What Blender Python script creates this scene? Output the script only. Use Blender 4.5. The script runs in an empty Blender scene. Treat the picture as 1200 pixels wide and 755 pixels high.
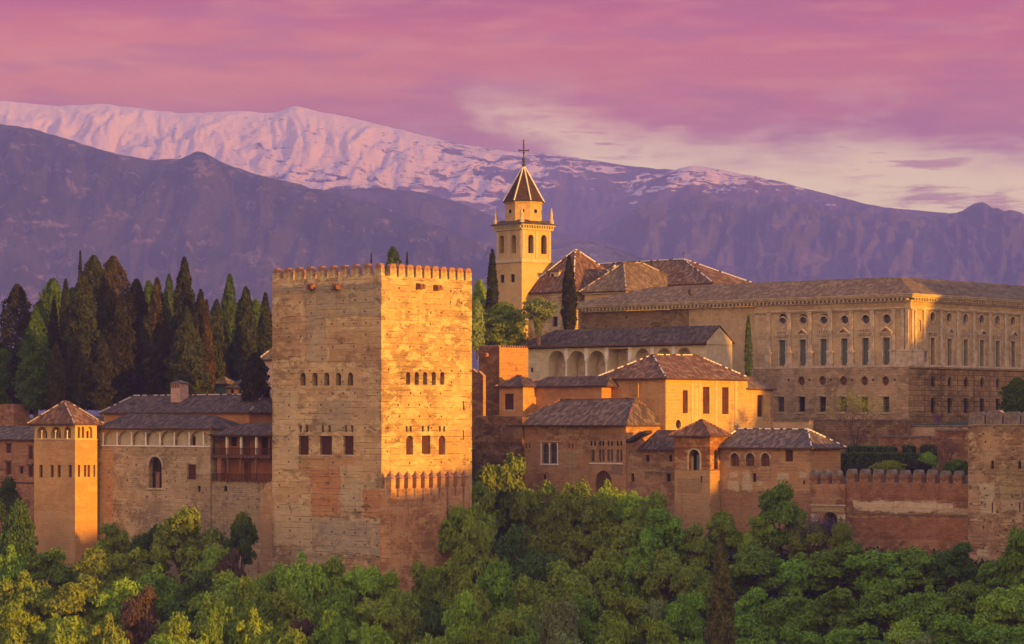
import bpy, math, random
import numpy as np
from mathutils import Vector, Matrix
from mathutils.geometry import delaunay_2d_cdt

S = bpy.context.scene
COL = S.collection
R_ = math.radians
FOC, HZ = 3200.0, 495.0        # focal length and horizon row of the 1200 px wide photograph

# ------------------------------------------------------------------ camera
cam_d = bpy.data.cameras.new('camera'); cam = bpy.data.objects.new('camera', cam_d); COL.objects.link(cam)
cam.location = (0, 0, 0); cam.rotation_euler = (R_(90), 0, 0)
cam_d.sensor_width = 36; cam_d.lens = 36 * FOC / 1200; cam_d.shift_y = (HZ - 377.5) / 1200
cam_d.clip_start = 1; cam_d.clip_end = 60000
S.camera = cam

# ------------------------------------------------------------------ light
SUN_AZ = -42.0      # degrees from +X, direction towards the sun
SUN_EL = 6.0
sd = bpy.data.lights.new('sun', 'SUN'); sun = bpy.data.objects.new('sun', sd); COL.objects.link(sun)
sd.energy = 3.4; sd.color = (1.0, 0.44, 0.01); sd.angle = R_(0.8)
sv = Vector((math.cos(R_(SUN_AZ)) * math.cos(R_(SUN_EL)), math.sin(R_(SUN_AZ)) * math.cos(R_(SUN_EL)), math.sin(R_(SUN_EL))))
sun.rotation_euler = sv.to_track_quat('Z', 'Y').to_euler()
sun.location = (120, 100, 80)

S.view_settings.view_transform = 'Standard'; S.view_settings.look = 'None'
S.view_settings.gamma = 1; S.view_settings.exposure = 1.56
S.view_settings.use_curve_mapping = False
S.render.engine = 'CYCLES'
S.cycles.max_bounces = 5; S.cycles.diffuse_bounces = 3; S.cycles.glossy_bounces = 1
S.cycles.transmission_bounces = 2; S.cycles.volume_bounces = 0; S.cycles.transparent_max_bounces = 4
S.cycles.use_denoising = True
S.cycles.caustics_reflective = False; S.cycles.caustics_refractive = False

# ------------------------------------------------------------------ node helper
class NT:
    def __init__(s, nt):
        s.nt = nt; s.n = nt.nodes; s.l = nt.links
    def node(s, t, **kw):
        n = s.n.new(t)
        for k, v in kw.items(): setattr(n, k, v)
        return n
    def put(s, sock, v):
        if v is None: return
        if isinstance(v, bpy.types.NodeSocket): s.l.new(v, sock)
        else:
            if sock.type == 'RGBA' and hasattr(v, '__len__') and len(v) == 3: v = (*v, 1)
            sock.default_value = v
    def m(s, op, a, b=None, c=None, clamp=False):
        n = s.node('ShaderNodeMath', operation=op, use_clamp=clamp)
        s.put(n.inputs[0], a); s.put(n.inputs[1], b)
        if c is not None: s.put(n.inputs[2], c)
        return n.outputs[0]
    def mix(s, f, a, b, mode='MIX'):
        n = s.node('ShaderNodeMix', data_type='RGBA', blend_type=mode, clamp_factor=True)
        s.put(n.inputs[0], f); s.put(n.inputs[6], a); s.put(n.inputs[7], b)
        return n.outputs[2]
    def ss(s, v, lo, hi, o0=0.0, o1=1.0):
        n = s.node('ShaderNodeMapRange', interpolation_type='SMOOTHSTEP')
        s.put(n.inputs[0], v)
        for i, q in enumerate((lo, hi, o0, o1)): s.put(n.inputs[1 + i], q)
        return n.outputs[0]
    def noise(s, vec, scale, detail=4, rough=0.55, dist=0.0):
        n = s.node('ShaderNodeTexNoise'); s.put(n.inputs['Vector'], vec)
        n.inputs['Scale'].default_value = scale; n.inputs['Detail'].default_value = detail
        n.inputs['Roughness'].default_value = rough; n.inputs['Distortion'].default_value = dist
        return n.outputs['Fac']
    def map(s, vec, scale=(1, 1, 1), loc=(0, 0, 0)):
        n = s.node('ShaderNodeMapping'); s.put(n.inputs['Vector'], vec)
        n.inputs['Scale'].default_value = scale; n.inputs['Location'].default_value = loc
        return n.outputs[0]
    def sep(s, vec):
        n = s.node('ShaderNodeSeparateXYZ'); s.put(n.inputs[0], vec); return n.outputs
    def comb(s, x, y, z=0.0):
        n = s.node('ShaderNodeCombineXYZ')
        s.put(n.inputs[0], x); s.put(n.inputs[1], y); s.put(n.inputs[2], z); return n.outputs[0]
    def ramp(s, f, stops):
        n = s.node('ShaderNodeValToRGB'); s.put(n.inputs[0], f)
        e = n.color_ramp.elements
        while len(e) < len(stops): e.new(0.5)
        for i, (p, c) in enumerate(stops): e[i].position = p; e[i].color = (*c, 1)
        return n.outputs[0]

# ------------------------------------------------------------------ sky
def srgb(r, g, b):
    f = lambda c: (c / 255 / 12.92) if c / 255 <= .04045 else ((c / 255 + .055) / 1.055) ** 2.4
    return tuple(f(c) for c in (r, g, b))
EXPF = 2 ** S.view_settings.exposure
AIR = (0.088, 0.068, 0.145); AIR_T = 0.325            # veil and transmission of the evening haze in front of the sky
def skyc(r, g, b):
    return tuple(max(0.01, (c / EXPF - a * (1 - AIR_T)) / AIR_T) for c, a in zip(srgb(r, g, b), AIR))

W = bpy.data.worlds.new('World'); S.world = W; W.use_nodes = True
w = NT(W.node_tree); w.n.clear()
out = w.node('ShaderNodeOutputWorld'); bg = w.node('ShaderNodeBackground')
sky = w.node('ShaderNodeTexSky', sky_type='NISHITA')
sky.sun_disc = False; sky.sun_elevation = R_(SUN_EL); sky.sun_rotation = R_(90 - SUN_AZ)
sky.altitude = 800; sky.air_density = 1.4; sky.dust_density = 2.0
bgn = w.node('ShaderNodeBackground'); bgn.inputs[1].default_value = 0.05
w.l.new(sky.outputs[0], bgn.inputs[0])
tc = w.node('ShaderNodeTexCoord').outputs['Generated']
dx, dy, dz = w.sep(tc)
hl = w.m('SQRT', w.m('ADD', w.m('MULTIPLY', dx, dx), w.m('MULTIPLY', dy, dy)))
tz = w.m('DIVIDE', dz, w.m('MAXIMUM', hl, 0.001))               # tangent of the elevation
az = w.m('ARCTAN2', dx, dy)                                       # 0 straight ahead of the viewpoint
skv = w.comb(w.m('MULTIPLY', az, 17.0), w.m('MULTIPLY', tz, 36.0), w.m('MULTIPLY', dy, 2.0))
n1 = w.noise(skv, 0.75, 7, 0.58, 0.1)
n2 = w.noise(w.map(skv, (0.9, 2.2, 1), (7, 3, 1)), 1.0, 7, 0.62, 0.1)
n3 = w.noise(w.map(skv, (0.5, 1.3, 1), (1, 9, 4)), 0.6, 3, 0.5, 0.2)
n4 = w.noise(w.map(skv, (1.0, 3.0, 1), (31, 5, 4)), 1.6, 7, 0.62, 0.15)
# cloud colour by height with broad variation
tzn = w.m('ADD', tz, w.m('MULTIPLY', w.m('SUBTRACT', n3, 0.5), 0.03))
cl = w.ramp(w.m('MULTIPLY', tzn, 5.0), [(0.0, skyc(205, 140, 160)), (0.36, skyc(204, 138, 165)), (0.50, skyc(204, 128, 164)),
            (0.62, skyc(216, 126, 150)), (0.72, skyc(202, 114, 152)), (0.80, skyc(176, 102, 152)), (1.0, skyc(150, 92, 150))])
# salmon glow on the left of the deck
sl = w.m('MULTIPLY', w.ss(az, 0.10, -0.20), w.m('MULTIPLY', w.ss(tz, 0.100, 0.122), w.ss(tz, 0.155, 0.128)))
cl = w.mix(w.m('MULTIPLY', sl, 0.95), cl, skyc(228, 140, 138))
lil = w.m('MULTIPLY', w.ss(az, 0.06, -0.16), w.ss(tz, 0.122, 0.104))
cl = w.mix(w.m('MULTIPLY', lil, 0.6), cl, skyc(188, 122, 160))
cl = w.mix(w.ss(n4, 0.44, 0.68, 0, 0.35), cl, skyc(232, 156, 160))
cl = w.mix(w.ss(n2, 0.48, 0.66, 0, 0.45), cl, skyc(180, 116, 162))
cl = w.mix(w.m('MULTIPLY', w.ss(n1, 0.54, 0.66, 0, 0.4), w.ss(tz, 0.14, 0.11)), cl, skyc(226, 176, 178))
# clear cream strip low on the right
clear = w.ramp(w.m('MULTIPLY', tz, 5.0), [(0.0, skyc(246, 206, 176)), (0.40, skyc(255, 230, 198)), (0.56, skyc(255, 224, 198)), (0.8, skyc(190, 150, 175)), (1, skyc(150, 140, 180))])
edge = w.m('ADD', 0.1035, w.m('MULTIPLY', az, -0.045))
edge = w.m('ADD', edge, w.m('MULTIPLY', w.m('SUBTRACT', n1, 0.5), 0.040))
edge = w.m('ADD', edge, w.m('MULTIPLY', w.m('SUBTRACT', n4, 0.5), 0.022))
cover = w.ss(w.m('SUBTRACT', tz, edge), -0.010, 0.014)
puff = w.m('MULTIPLY', w.ss(n4, 0.50, 0.64), w.ss(n1, 0.40, 0.56))
cover = w.m('MAXIMUM', cover, w.m('MULTIPLY', puff, 0.8))
leftc = w.ss(w.m('ADD', az, w.m('MULTIPLY', w.m('SUBTRACT', n1, 0.5), 0.20)), 0.055, -0.01)
cover = w.m('MAXIMUM', cover, leftc)
clear = w.mix(1.0, clear, (1.32, 1.22, 1.10), 'MULTIPLY'); colr = w.mix(cover, clear, cl)
# the western sky behind the viewpoint: bright after-glow, paler overhead
west = w.m('MULTIPLY', w.ss(dy, 0.35, -0.5), w.ss(tz, 1.6, 0.0))
colr = w.mix(west, colr, (0.88, 0.56, 0.30))
colr = w.mix(w.ss(tz, 0.25, 1.2), colr, (0.36, 0.37, 0.54))
colr = w.mix(w.ss(dz, 0.0, -0.05), colr, (0.10, 0.08, 0.08))
w.l.new(colr, bg.inputs[0]); bg.inputs[1].default_value = 1.0
addw = w.node('ShaderNodeMixShader'); addw.inputs[0].default_value = 0.12; w.l.new(bg.outputs[0], addw.inputs[1]); w.l.new(bgn.outputs[0], addw.inputs[2])
w.l.new(addw.outputs[0], out.inputs[0])

# ------------------------------------------------------------------ materials
def new_mat(name):
    m = bpy.data.materials.new(name); m.use_nodes = True
    t = NT(m.node_tree); t.n.clear()
    o = t.node('ShaderNodeOutputMaterial'); b = t.node('ShaderNodeBsdfPrincipled')
    t.l.new(b.outputs[0], o.inputs[0]); b.inputs['Roughness'].default_value = 0.9
    b.inputs['Specular IOR Level'].default_value = 0.15
    return m, t, b
def bump(t, b, h, strength, dist):
    n = t.node('ShaderNodeBump'); n.inputs['Strength'].default_value = strength; n.inputs['Distance'].default_value = dist
    t.put(n.inputs['Height'], h); t.l.new(n.outputs[0], b.inputs['Normal'])
_mc = {}
def flat(name, col, rough=0.85, vary=0.25, sc=1.5):
    if name in _mc: return _mc[name]
    m, t, b = new_mat(name)
    oc = t.node('ShaderNodeTexCoord').outputs['Object']
    n = t.noise(oc, sc, 5, 0.6)
    d = tuple(c * (1 - vary) for c in col); u = tuple(min(1, c * (1 + vary)) for c in col)
    t.put(b.inputs['Base Color'], t.mix(t.ss(n, 0.3, 0.7), d, u)); b.inputs['Roughness'].default_value = rough
    bump(t, b, t.noise(oc, sc * 6, 3), 0.4, 0.02)
    _mc[name] = m; return m

def wall_mat(name, c1, c2, c3, course=0.85, cstr=0.35, brick=None, patches=(), seed=0.0, bumpd=0.06, blot=0.10, streak=0.35, stain=0.35, fine=1.0, rag=0.5, holes=False):
    """Old masonry: two body tones, an exposed tone, horizontal lifts, optional brick or ashlar joints, patches of other plaster or tone, some painting sunlight into the colour."""
    m, t, b = new_mat(name)
    K_ = (.97, .88, .62); mo = min(1.0, bumpd / .05); c1, c2, c3 = [tuple(a * b_ for a, b_ in zip(c, K_)) for c in (c1, c2, c3)]; patches = [(*p[:4], tuple(a * b_ for a, b_ in zip(p[4], K_)), p[5]) for p in patches]
    T = t.node('ShaderNodeTexCoord'); oc, uv = T.outputs['Object'], T.outputs['UV']
    oc = t.map(oc, (1, 1, 1), (seed * 3.1, seed * 7.7, seed))
    big = t.noise(oc, blot, 7, 0.7, 0.1)
    mid = t.noise(t.map(oc, (1, 1, 2.0), (5, 1, 2)), 0.42, 8, 0.72, 0.1)
    fin = t.noise(t.map(oc, (1, 1, 2.0)), 2.6, 6, 0.7)
    grain = t.noise(t.map(oc, (1, 1, 2.5)), 7.0, 3, 0.7)
    col = t.mix(t.ss(big, 0.42, 0.58), tuple(c * (1 + .2 * mo) for c in c1), tuple(c * (1 - .26 * mo) for c in c2))
    col = t.mix(t.ss(mid, 0.50, 0.57, 0, 0.9 * mo), col, tuple(c * 1.12 for c in c3))
    hgt = t.m('ADD', t.m('MULTIPLY', fin, 0.6), t.m('MULTIPLY', mid, 0.9))
    u, v, _ = t.sep(uv)
    # ragged copy of the wall coordinates
    wv = t.node('ShaderNodeTexNoise'); t.put(wv.inputs['Vector'], t.map(oc, (1, 1, 1), (9, 2, 4))); wv.inputs['Scale'].default_value = 0.55; wv.inputs['Detail'].default_value = 6; wv.inputs['Roughness'].default_value = 0.62
    wr, wg, wb = t.sep(wv.outputs['Color'])
    ur = t.m('ADD', u, t.m('MULTIPLY', t.m('SUBTRACT', wr, 0.5), 5.0 * rag)); vr = t.m('ADD', v, t.m('MULTIPLY', t.m('SUBTRACT', wg, 0.5), 3.6 * rag))
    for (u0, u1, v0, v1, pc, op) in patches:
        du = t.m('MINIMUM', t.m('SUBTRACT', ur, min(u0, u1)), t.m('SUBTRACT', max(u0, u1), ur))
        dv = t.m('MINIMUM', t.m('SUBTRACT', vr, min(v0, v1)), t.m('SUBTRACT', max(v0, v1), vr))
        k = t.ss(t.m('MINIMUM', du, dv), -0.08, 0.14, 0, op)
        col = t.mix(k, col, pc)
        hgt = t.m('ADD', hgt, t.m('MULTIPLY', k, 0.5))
    if cstr:
        vv = t.m('ADD', v, t.m('MULTIPLY', t.m('SUBTRACT', fin, 0.5), 0.25))
        ln = t.m('ABSOLUTE', t.m('SUBTRACT', t.m('FRACT', t.m('DIVIDE', vv, course)), 0.5))
        joint = t.m('MULTIPLY', t.ss(ln, 0.09, 0.0), t.ss(t.noise(t.map(oc, (1, 1, 1.5), (7, 7, 3)), .5, 4, .6), 0.42, 0.62, 0.0, 1))
        rown = t.node('ShaderNodeTexWhiteNoise', noise_dimensions='1D'); t.put(rown.inputs['W'], t.m('FLOOR', t.m('DIVIDE', vv, course)))
        col = t.mix(t.ss(rown.outputs['Value'], 0.4, 1.0, 0, 0.22), col, c3)
        col = t.mix(t.m('MULTIPLY', joint, cstr * .6), col, tuple(c * 0.35 for c in c1))
        hgt = t.m('SUBTRACT', hgt, t.m('MULTIPLY', joint, 0.5))
    if brick:
        bw, bh, bs = brick
        bt = t.node('ShaderNodeTexBrick'); t.put(bt.inputs['Vector'], uv); bt.inputs['Scale'].default_value = 1.0
        bt.inputs['Brick Width'].default_value = bw; bt.inputs['Row Height'].default_value = bh
        bt.inputs['Mortar Size'].default_value = bh * 0.07; bt.inputs['Mortar Smooth'].default_value = 0.5; bt.inputs['Bias'].default_value = 0.0
        bt.inputs['Color1'].default_value = (0.75, 0.75, 0.75, 1); bt.inputs['Color2'].default_value = (1.15, 1.15, 1.15, 1); bt.inputs['Mortar'].default_value = (0.45, 0.45, 0.45, 1)
        col = t.mix(bs, col, bt.outputs['Color'], 'MULTIPLY')
        hgt = t.m('SUBTRACT', hgt, t.m('MULTIPLY', bt.outputs['Fac'], 0.9 * bs))
    if holes:                                       # putlog holes left by the scaffold beams
        gu, gv = t.m('DIVIDE', u, 2.3), t.m('DIVIDE', v, course * 2)
        hn = t.node('ShaderNodeTexWhiteNoise', noise_dimensions='2D'); t.put(hn.inputs['Vector'], t.comb(t.m('FLOOR', gu), t.m('FLOOR', gv)))
        hx = t.m('SUBTRACT', t.m('FRACT', gu), t.m('ADD', .3, t.m('MULTIPLY', hn.outputs['Value'], .4))); hy = t.m('SUBTRACT', t.m('FRACT', gv), .5)
        hd = t.m('MAXIMUM', t.m('ABSOLUTE', t.m('MULTIPLY', hx, 2.3)), t.m('ABSOLUTE', t.m('MULTIPLY', hy, course * 2)))
        hk = t.m('MULTIPLY', t.ss(hd, .15, .08), t.m('GREATER_THAN', hn.outputs['Value'], .55))
        col = t.mix(t.m('MULTIPLY', hk, .8), col, (0.03, 0.02, 0.015)); hgt = t.m('SUBTRACT', hgt, t.m('MULTIPLY', hk, 2.0))
    # rain streaks and dirt
    st = t.noise(t.map(uv, (1.6, 0.09, 1)), 1.0, 5, 0.6)
    col = t.mix(t.ss(st, 0.54, 0.72, 0, streak), col, tuple(c * 0.45 for c in c1))
    dk = t.noise(t.map(oc, (1, 1, 1.5), (20, 3, 8)), .42, 10, 0.78, 0.0)
    col = t.mix(t.ss(dk, 0.54, 0.64, 0, min(1, stain * 1.7)), col, tuple(c * 0.42 for c in c2))
    lt = t.noise(t.map(oc, (1, 1, 1.9), (2, 33, 8)), .5, 10, 0.8, 0.0)
    col = t.mix(t.ss(lt, 0.54, 0.63, 0, min(1, stain * 1.7)), col, tuple(min(0.75, c * 1.55) for c in c2))
    col = t.mix(1.0, col, t.ramp(grain, [(0.25, (0.62,) * 3), (0.75, (1.28,) * 3)]), 'MULTIPLY')
    t.put(b.inputs['Base Color'], col)
    bump(t, b, hgt, 1.0, bumpd * fine * 3.0)
    return m

def roof_mat(name, c1, c2, c3, seed=0.0, tw=0.46, tl=0.75):
    c1, c2, c3 = [(c[0] * .52, c[1] * .52, c[2] * .47) for c in (c1, c2, c3)]
    m, t, b = new_mat(name)
    T = t.node('ShaderNodeTexCoord'); oc, uv = T.outputs['Object'], T.outputs['UV']
    u, v, _ = t.sep(uv)
    wob = t.noise(t.map(oc, (1, 1, 1), (seed, 0, 0)), 0.8, 3)
    u2 = t.m('ADD', u, t.m('MULTIPLY', wob, 0.25)); v2 = t.m('ADD', v, t.m('MULTIPLY', wob, 0.5))
    fu, fv = t.m('DIVIDE', u2, tw), t.m('DIVIDE', v2, tl)
    wn = t.node('ShaderNodeTexWhiteNoise', noise_dimensions='2D'); t.put(wn.inputs['Vector'], t.comb(t.m('FLOOR', fu), t.m('FLOOR', fv)))
    tile = wn.outputs['Value']
    col = t.ramp(tile, [(0.0, tuple(c * 0.72 for c in c1)), (0.35, c1), (0.62, c2), (0.9, c3), (1.0, tuple(min(.6, c * 1.1) for c in c3))])
    big = t.noise(t.map(oc, (1, 1, 1), (seed, 4, 0)), 0.35, 5, 0.65, 0.5)
    col = t.mix(t.ss(big, 0.42, 0.66, 0, 0.55), col, tuple(c * 0.55 for c in c2))
    lich = t.noise(t.map(oc, (1, 1, 1), (seed, 14, 3)), 1.4, 5, 0.7)
    col = t.mix(t.ss(lich, 0.56, 0.70, 0, 0.45), col, (0.17, 0.14, 0.10))
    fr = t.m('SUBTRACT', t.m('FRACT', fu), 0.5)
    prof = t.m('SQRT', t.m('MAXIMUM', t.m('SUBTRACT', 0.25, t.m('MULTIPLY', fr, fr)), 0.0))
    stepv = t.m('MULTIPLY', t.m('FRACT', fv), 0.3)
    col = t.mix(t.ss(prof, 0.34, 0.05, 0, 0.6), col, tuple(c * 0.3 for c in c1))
    h = t.m('ADD', t.m('ADD', prof, t.m('MULTIPLY', tile, 0.15)), stepv)
    t.put(b.inputs['Base Color'], col); b.inputs['Roughness'].default_value = 0.85
    bump(t, b, h, 1.0, 0.16)
    return m

# ------------------------------------------------------------------ mesh helpers
class MB:
    """Collects polygons (own vertices per face, planar uv from the face normal) and links them as ONE mesh object."""
    def __init__(s): s.v = []; s.f = []; s.mi = []
    def poly(s, pts, mi=0):
        k = len(s.v); s.v += [tuple(p) for p in pts]; s.f.append(tuple(range(k, k + len(pts)))); s.mi.append(mi)
    def box(s, x0, x1, y0, y1, z0, z1, mi=0, jit=0.0, skip=''):
        if x0 > x1: x0, x1 = x1, x0
        if y0 > y1: y0, y1 = y1, y0
        c = [(x0, y0, z0), (x1, y0, z0), (x1, y1, z0), (x0, y1, z0), (x0, y0, z1), (x1, y0, z1), (x1, y1, z1), (x0, y1, z1)]
        if jit: c = [tuple(q + random.uniform(-jit, jit) for q in p) for p in c]
        for nm, f in (('b', (3, 2, 1, 0)), ('t', (4, 5, 6, 7)), ('f', (0, 1, 5, 4)), ('r', (1, 2, 6, 5)), ('k', (2, 3, 7, 6)), ('l', (3, 0, 4, 7))):
            if nm not in skip: s.poly([c[i] for i in f], mi)
    def prism(s, prof, a, b, axis='x', mi=0):
        """profile extruded along an axis; for 'x' prof is (y,z), for 'y' prof is (x,z), for 'z' (x,y)"""
        def P(q, t): return (t, q[0], q[1]) if axis == 'x' else ((q[0], t, q[1]) if axis == 'y' else (q[0], q[1], t))
        n = len(prof)
        s.poly([P(q, a) for q in prof], mi); s.poly([P(q, b) for q in prof][::-1], mi)
        for i in range(n):
            j = (i + 1) % n
            s.poly([P(prof[j], a), P(prof[i], a), P(prof[i], b), P(prof[j], b)], mi)
    def lathe(s, cx, cy, prof, n=10, mi=0, rot=0.0):
        for (r0, z0), (r1, z1) in zip(prof, prof[1:]):
            for i in range(n):
                a, b = 2 * math.pi * i / n + rot, 2 * math.pi * (i + 1) / n + rot
                p = [(cx + r0 * math.cos(a), cy + r0 * math.sin(a), z0), (cx + r0 * math.cos(b), cy + r0 * math.sin(b), z0),
                     (cx + r1 * math.cos(b), cy + r1 * math.sin(b), z1), (cx + r1 * math.cos(a), cy + r1 * math.sin(a), z1)]
                if r1 < 1e-4: p = p[:3]
                elif r0 < 1e-4: p = [p[0], p[2], p[3]]
                s.poly(p, mi)
    def tube(s, p0, p1, r0, r1=None, n=6, mi=0):
        r1 = r0 if r1 is None else r1
        p0, p1 = Vector(p0), Vector(p1); d = (p1 - p0).normalized()
        a = d.orthogonal().normalized(); b = d.cross(a)
        for i in range(n):
            t0, t1 = 2 * math.pi * i / n, 2 * math.pi * (i + 1) / n
            e0, e1 = a * math.cos(t0) + b * math.sin(t0), a * math.cos(t1) + b * math.sin(t1)
            s.poly([p0 + e0 * r0, p0 + e1 * r0, p1 + e1 * r1, p1 + e0 * r1], mi)
        s.poly([p1 + (a * math.cos(2 * math.pi * i / n) + b * math.sin(2 * math.pi * i / n)) * r1 for i in range(n)], mi)
    def mesh(s, name, mats):
        me = bpy.data.meshes.new(name); me.from_pydata(s.v, [], s.f)
        for m in (mats if isinstance(mats, (list, tuple)) else [mats]): me.materials.append(m)
        me.polygons.foreach_set('material_index', s.mi)
        me.update()
        uvl = me.uv_layers.new(name='UVMap'); uv = np.zeros((len(me.loops), 2), dtype=np.float32)
        V = s.v
        for p in me.polygons:
            n = p.normal; h = math.hypot(n.x, n.y)
            if h < 0.05: ex, ey = Vector((1, 0, 0)), Vector((0, 1, 0))
            else:
                ex = Vector((-n.y / h, n.x / h, 0)); ey = n.cross(ex)
            for li in p.loop_indices:
                q = V[me.loops[li].vertex_index]
                uv[li] = (q[0] * ex.x + q[1] * ex.y, q[0] * ey.x + q[1] * ey.y + q[2] * ey.z)
        uvl.data.foreach_set('uv', uv.ravel())
        return me
    def build(s, name, mats, parent=None):
        o = bpy.data.objects.new(name, s.mesh(name, mats)); COL.objects.link(o); o.parent = parent
        return o
def tag(o, label=None, cat=None, group=None, kind=None):
    if label: o['label'] = label
    if cat: o['category'] = cat
    if group: o['group'] = group
    if kind: o['kind'] = kind
    return o
def empty(name, loc, rz, label, cat, group=None):
    o = bpy.data.objects.new(name, None); COL.objects.link(o); o.location = loc; o.rotation_euler = (0, 0, rz)
    return tag(o, label, cat, group)
def inst(me, name, parent, loc=(0, 0, 0), rz=0.0, sc=None):
    o = bpy.data.objects.new(name, me); COL.objects.link(o); o.parent = parent; o.location = loc; o.rotation_euler = (0, 0, rz)
    if sc: o.scale = sc
    return o
def world_(px, py, Y): return Vector(((px - 600) / FOC * Y, Y, (HZ - py) / FOC * Y))

M = {}
M['dark'] = flat('dark_interior', (0.018, 0.013, 0.012), 0.9, 0.3)
M['shutter'] = flat('red_brown_wood', (0.075, 0.022, 0.013), 0.7, 0.35, 4)
M['wood'] = flat('dark_wood', (0.10, 0.045, 0.028), 0.7, 0.35, 4)
M['woodl'] = flat('weathered_wood', (0.20, 0.10, 0.06), 0.7, 0.35, 4)
M['green'] = flat('green_grey_shutter', (0.10, 0.125, 0.11), 0.6, 0.2, 4)
M['glass'] = flat('window_glass', (0.05, 0.06, 0.075), 0.15, 0.2, 2)
M['cream'] = flat('cream_plaster', (0.42, 0.34, 0.22), 0.9, 0.12, 1)
M['white'] = flat('white_plaster', (0.62, 0.58, 0.55), 0.9, 0.10, 1)
M['stone'] = flat('pale_carved_stone', (0.42, 0.325, 0.22), 0.9, 0.25, 1.2)
M['stonew'] = flat('white_marble', (0.66, 0.60, 0.52), 0.6, 0.12, 2)
M['stoned'] = flat('weathered_dark_stone', (0.16, 0.13, 0.105), 0.95, 0.4, 1.6)
M['rust'] = flat('brick_red', (0.26, 0.11, 0.06), 0.9, 0.3, 3)
M['lime'] = flat('lime_mortar', (0.40, 0.33, 0.27), 0.9, 0.25, 3)
M['iron'] = flat('dark_iron', (0.05, 0.035, 0.035), 0.5, 0.2, 3)
M['gold'] = flat('inner_ochre_wall', (0.42, 0.24, 0.09), 0.9, 0.2, 1)

class BD:
    """A building whose near vertical edge stands at photo column px and distance Y. Local x runs right and towards the viewer, local y right and away."""
    def __init__(s, name, label, cat, px, Y, A=41.0, group=None):
        s.X0 = (px - 600) / FOC * Y; s.Y0 = Y; s.c = math.cos(R_(A)); s.s = math.sin(R_(A))
        s.root = empty(name, (s.X0, Y, 0), -R_(A), label, cat, group) if name else None
    def xs(s, px, y=0.0):
        k = (px - 600) / FOC          # X0 + c x + s y = k (Y0 - s x + c y)
        return (k * (s.Y0 + s.c * y) - s.X0 - s.s * y) / (s.c + k * s.s)
    def ys(s, px, x=0.0):
        k = (px - 600) / FOC
        return (k * (s.Y0 - s.s * x) - s.X0 - s.c * x) / (s.s - k * s.c)
    def Yw(s, x, y): return s.Y0 - s.s * x + s.c * y
    def Xw(s, x, y): return s.X0 + s.c * x + s.s * y
    def z(s, py, x=0.0, y=0.0): return (HZ - py) / FOC * s.Yw(x, y)
    def pL(s, px0, px1, pya, pyb, y=0.0):   # photo rectangle on the left-facing side -> u0,u1,v0,v1
        a, b = s.xs(px0, y), s.xs(px1, y); m = (a + b) / 2
        return (a, b, s.z(pyb, m, y), s.z(pya, m, y))
    def pR(s, px0, px1, pya, pyb, x=0.0):
        a, b = s.ys(px0, x), s.ys(px1, x); m = (a + b) / 2
        return (a, b, s.z(pyb, x, m), s.z(pya, x, m))

def outline(c, w, z0, z1, kind):
    if kind == 'round' or kind == 'oval':
        r, h = w / 2, (z1 - z0) / 2
        return [(c + r * math.cos(2 * math.pi * i / 20), (z0 + z1) / 2 + h * math.sin(2 * math.pi * i / 20)) for i in range(20)]
    if kind == 'arch':
        r = w / 2; zc = z1 - min(r, (z1 - z0) * .6); h = z1 - zc
        pts = [(c - r, z0), (c + r, z0)]
        return pts + [(c + r * math.cos(math.pi * i / 10), zc + h * math.sin(math.pi * i / 10)) for i in range(0, 11)]
    return [(c - w / 2, z0), (c + w / 2, z0), (c + w / 2, z1), (c - w / 2, z1)]

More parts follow.
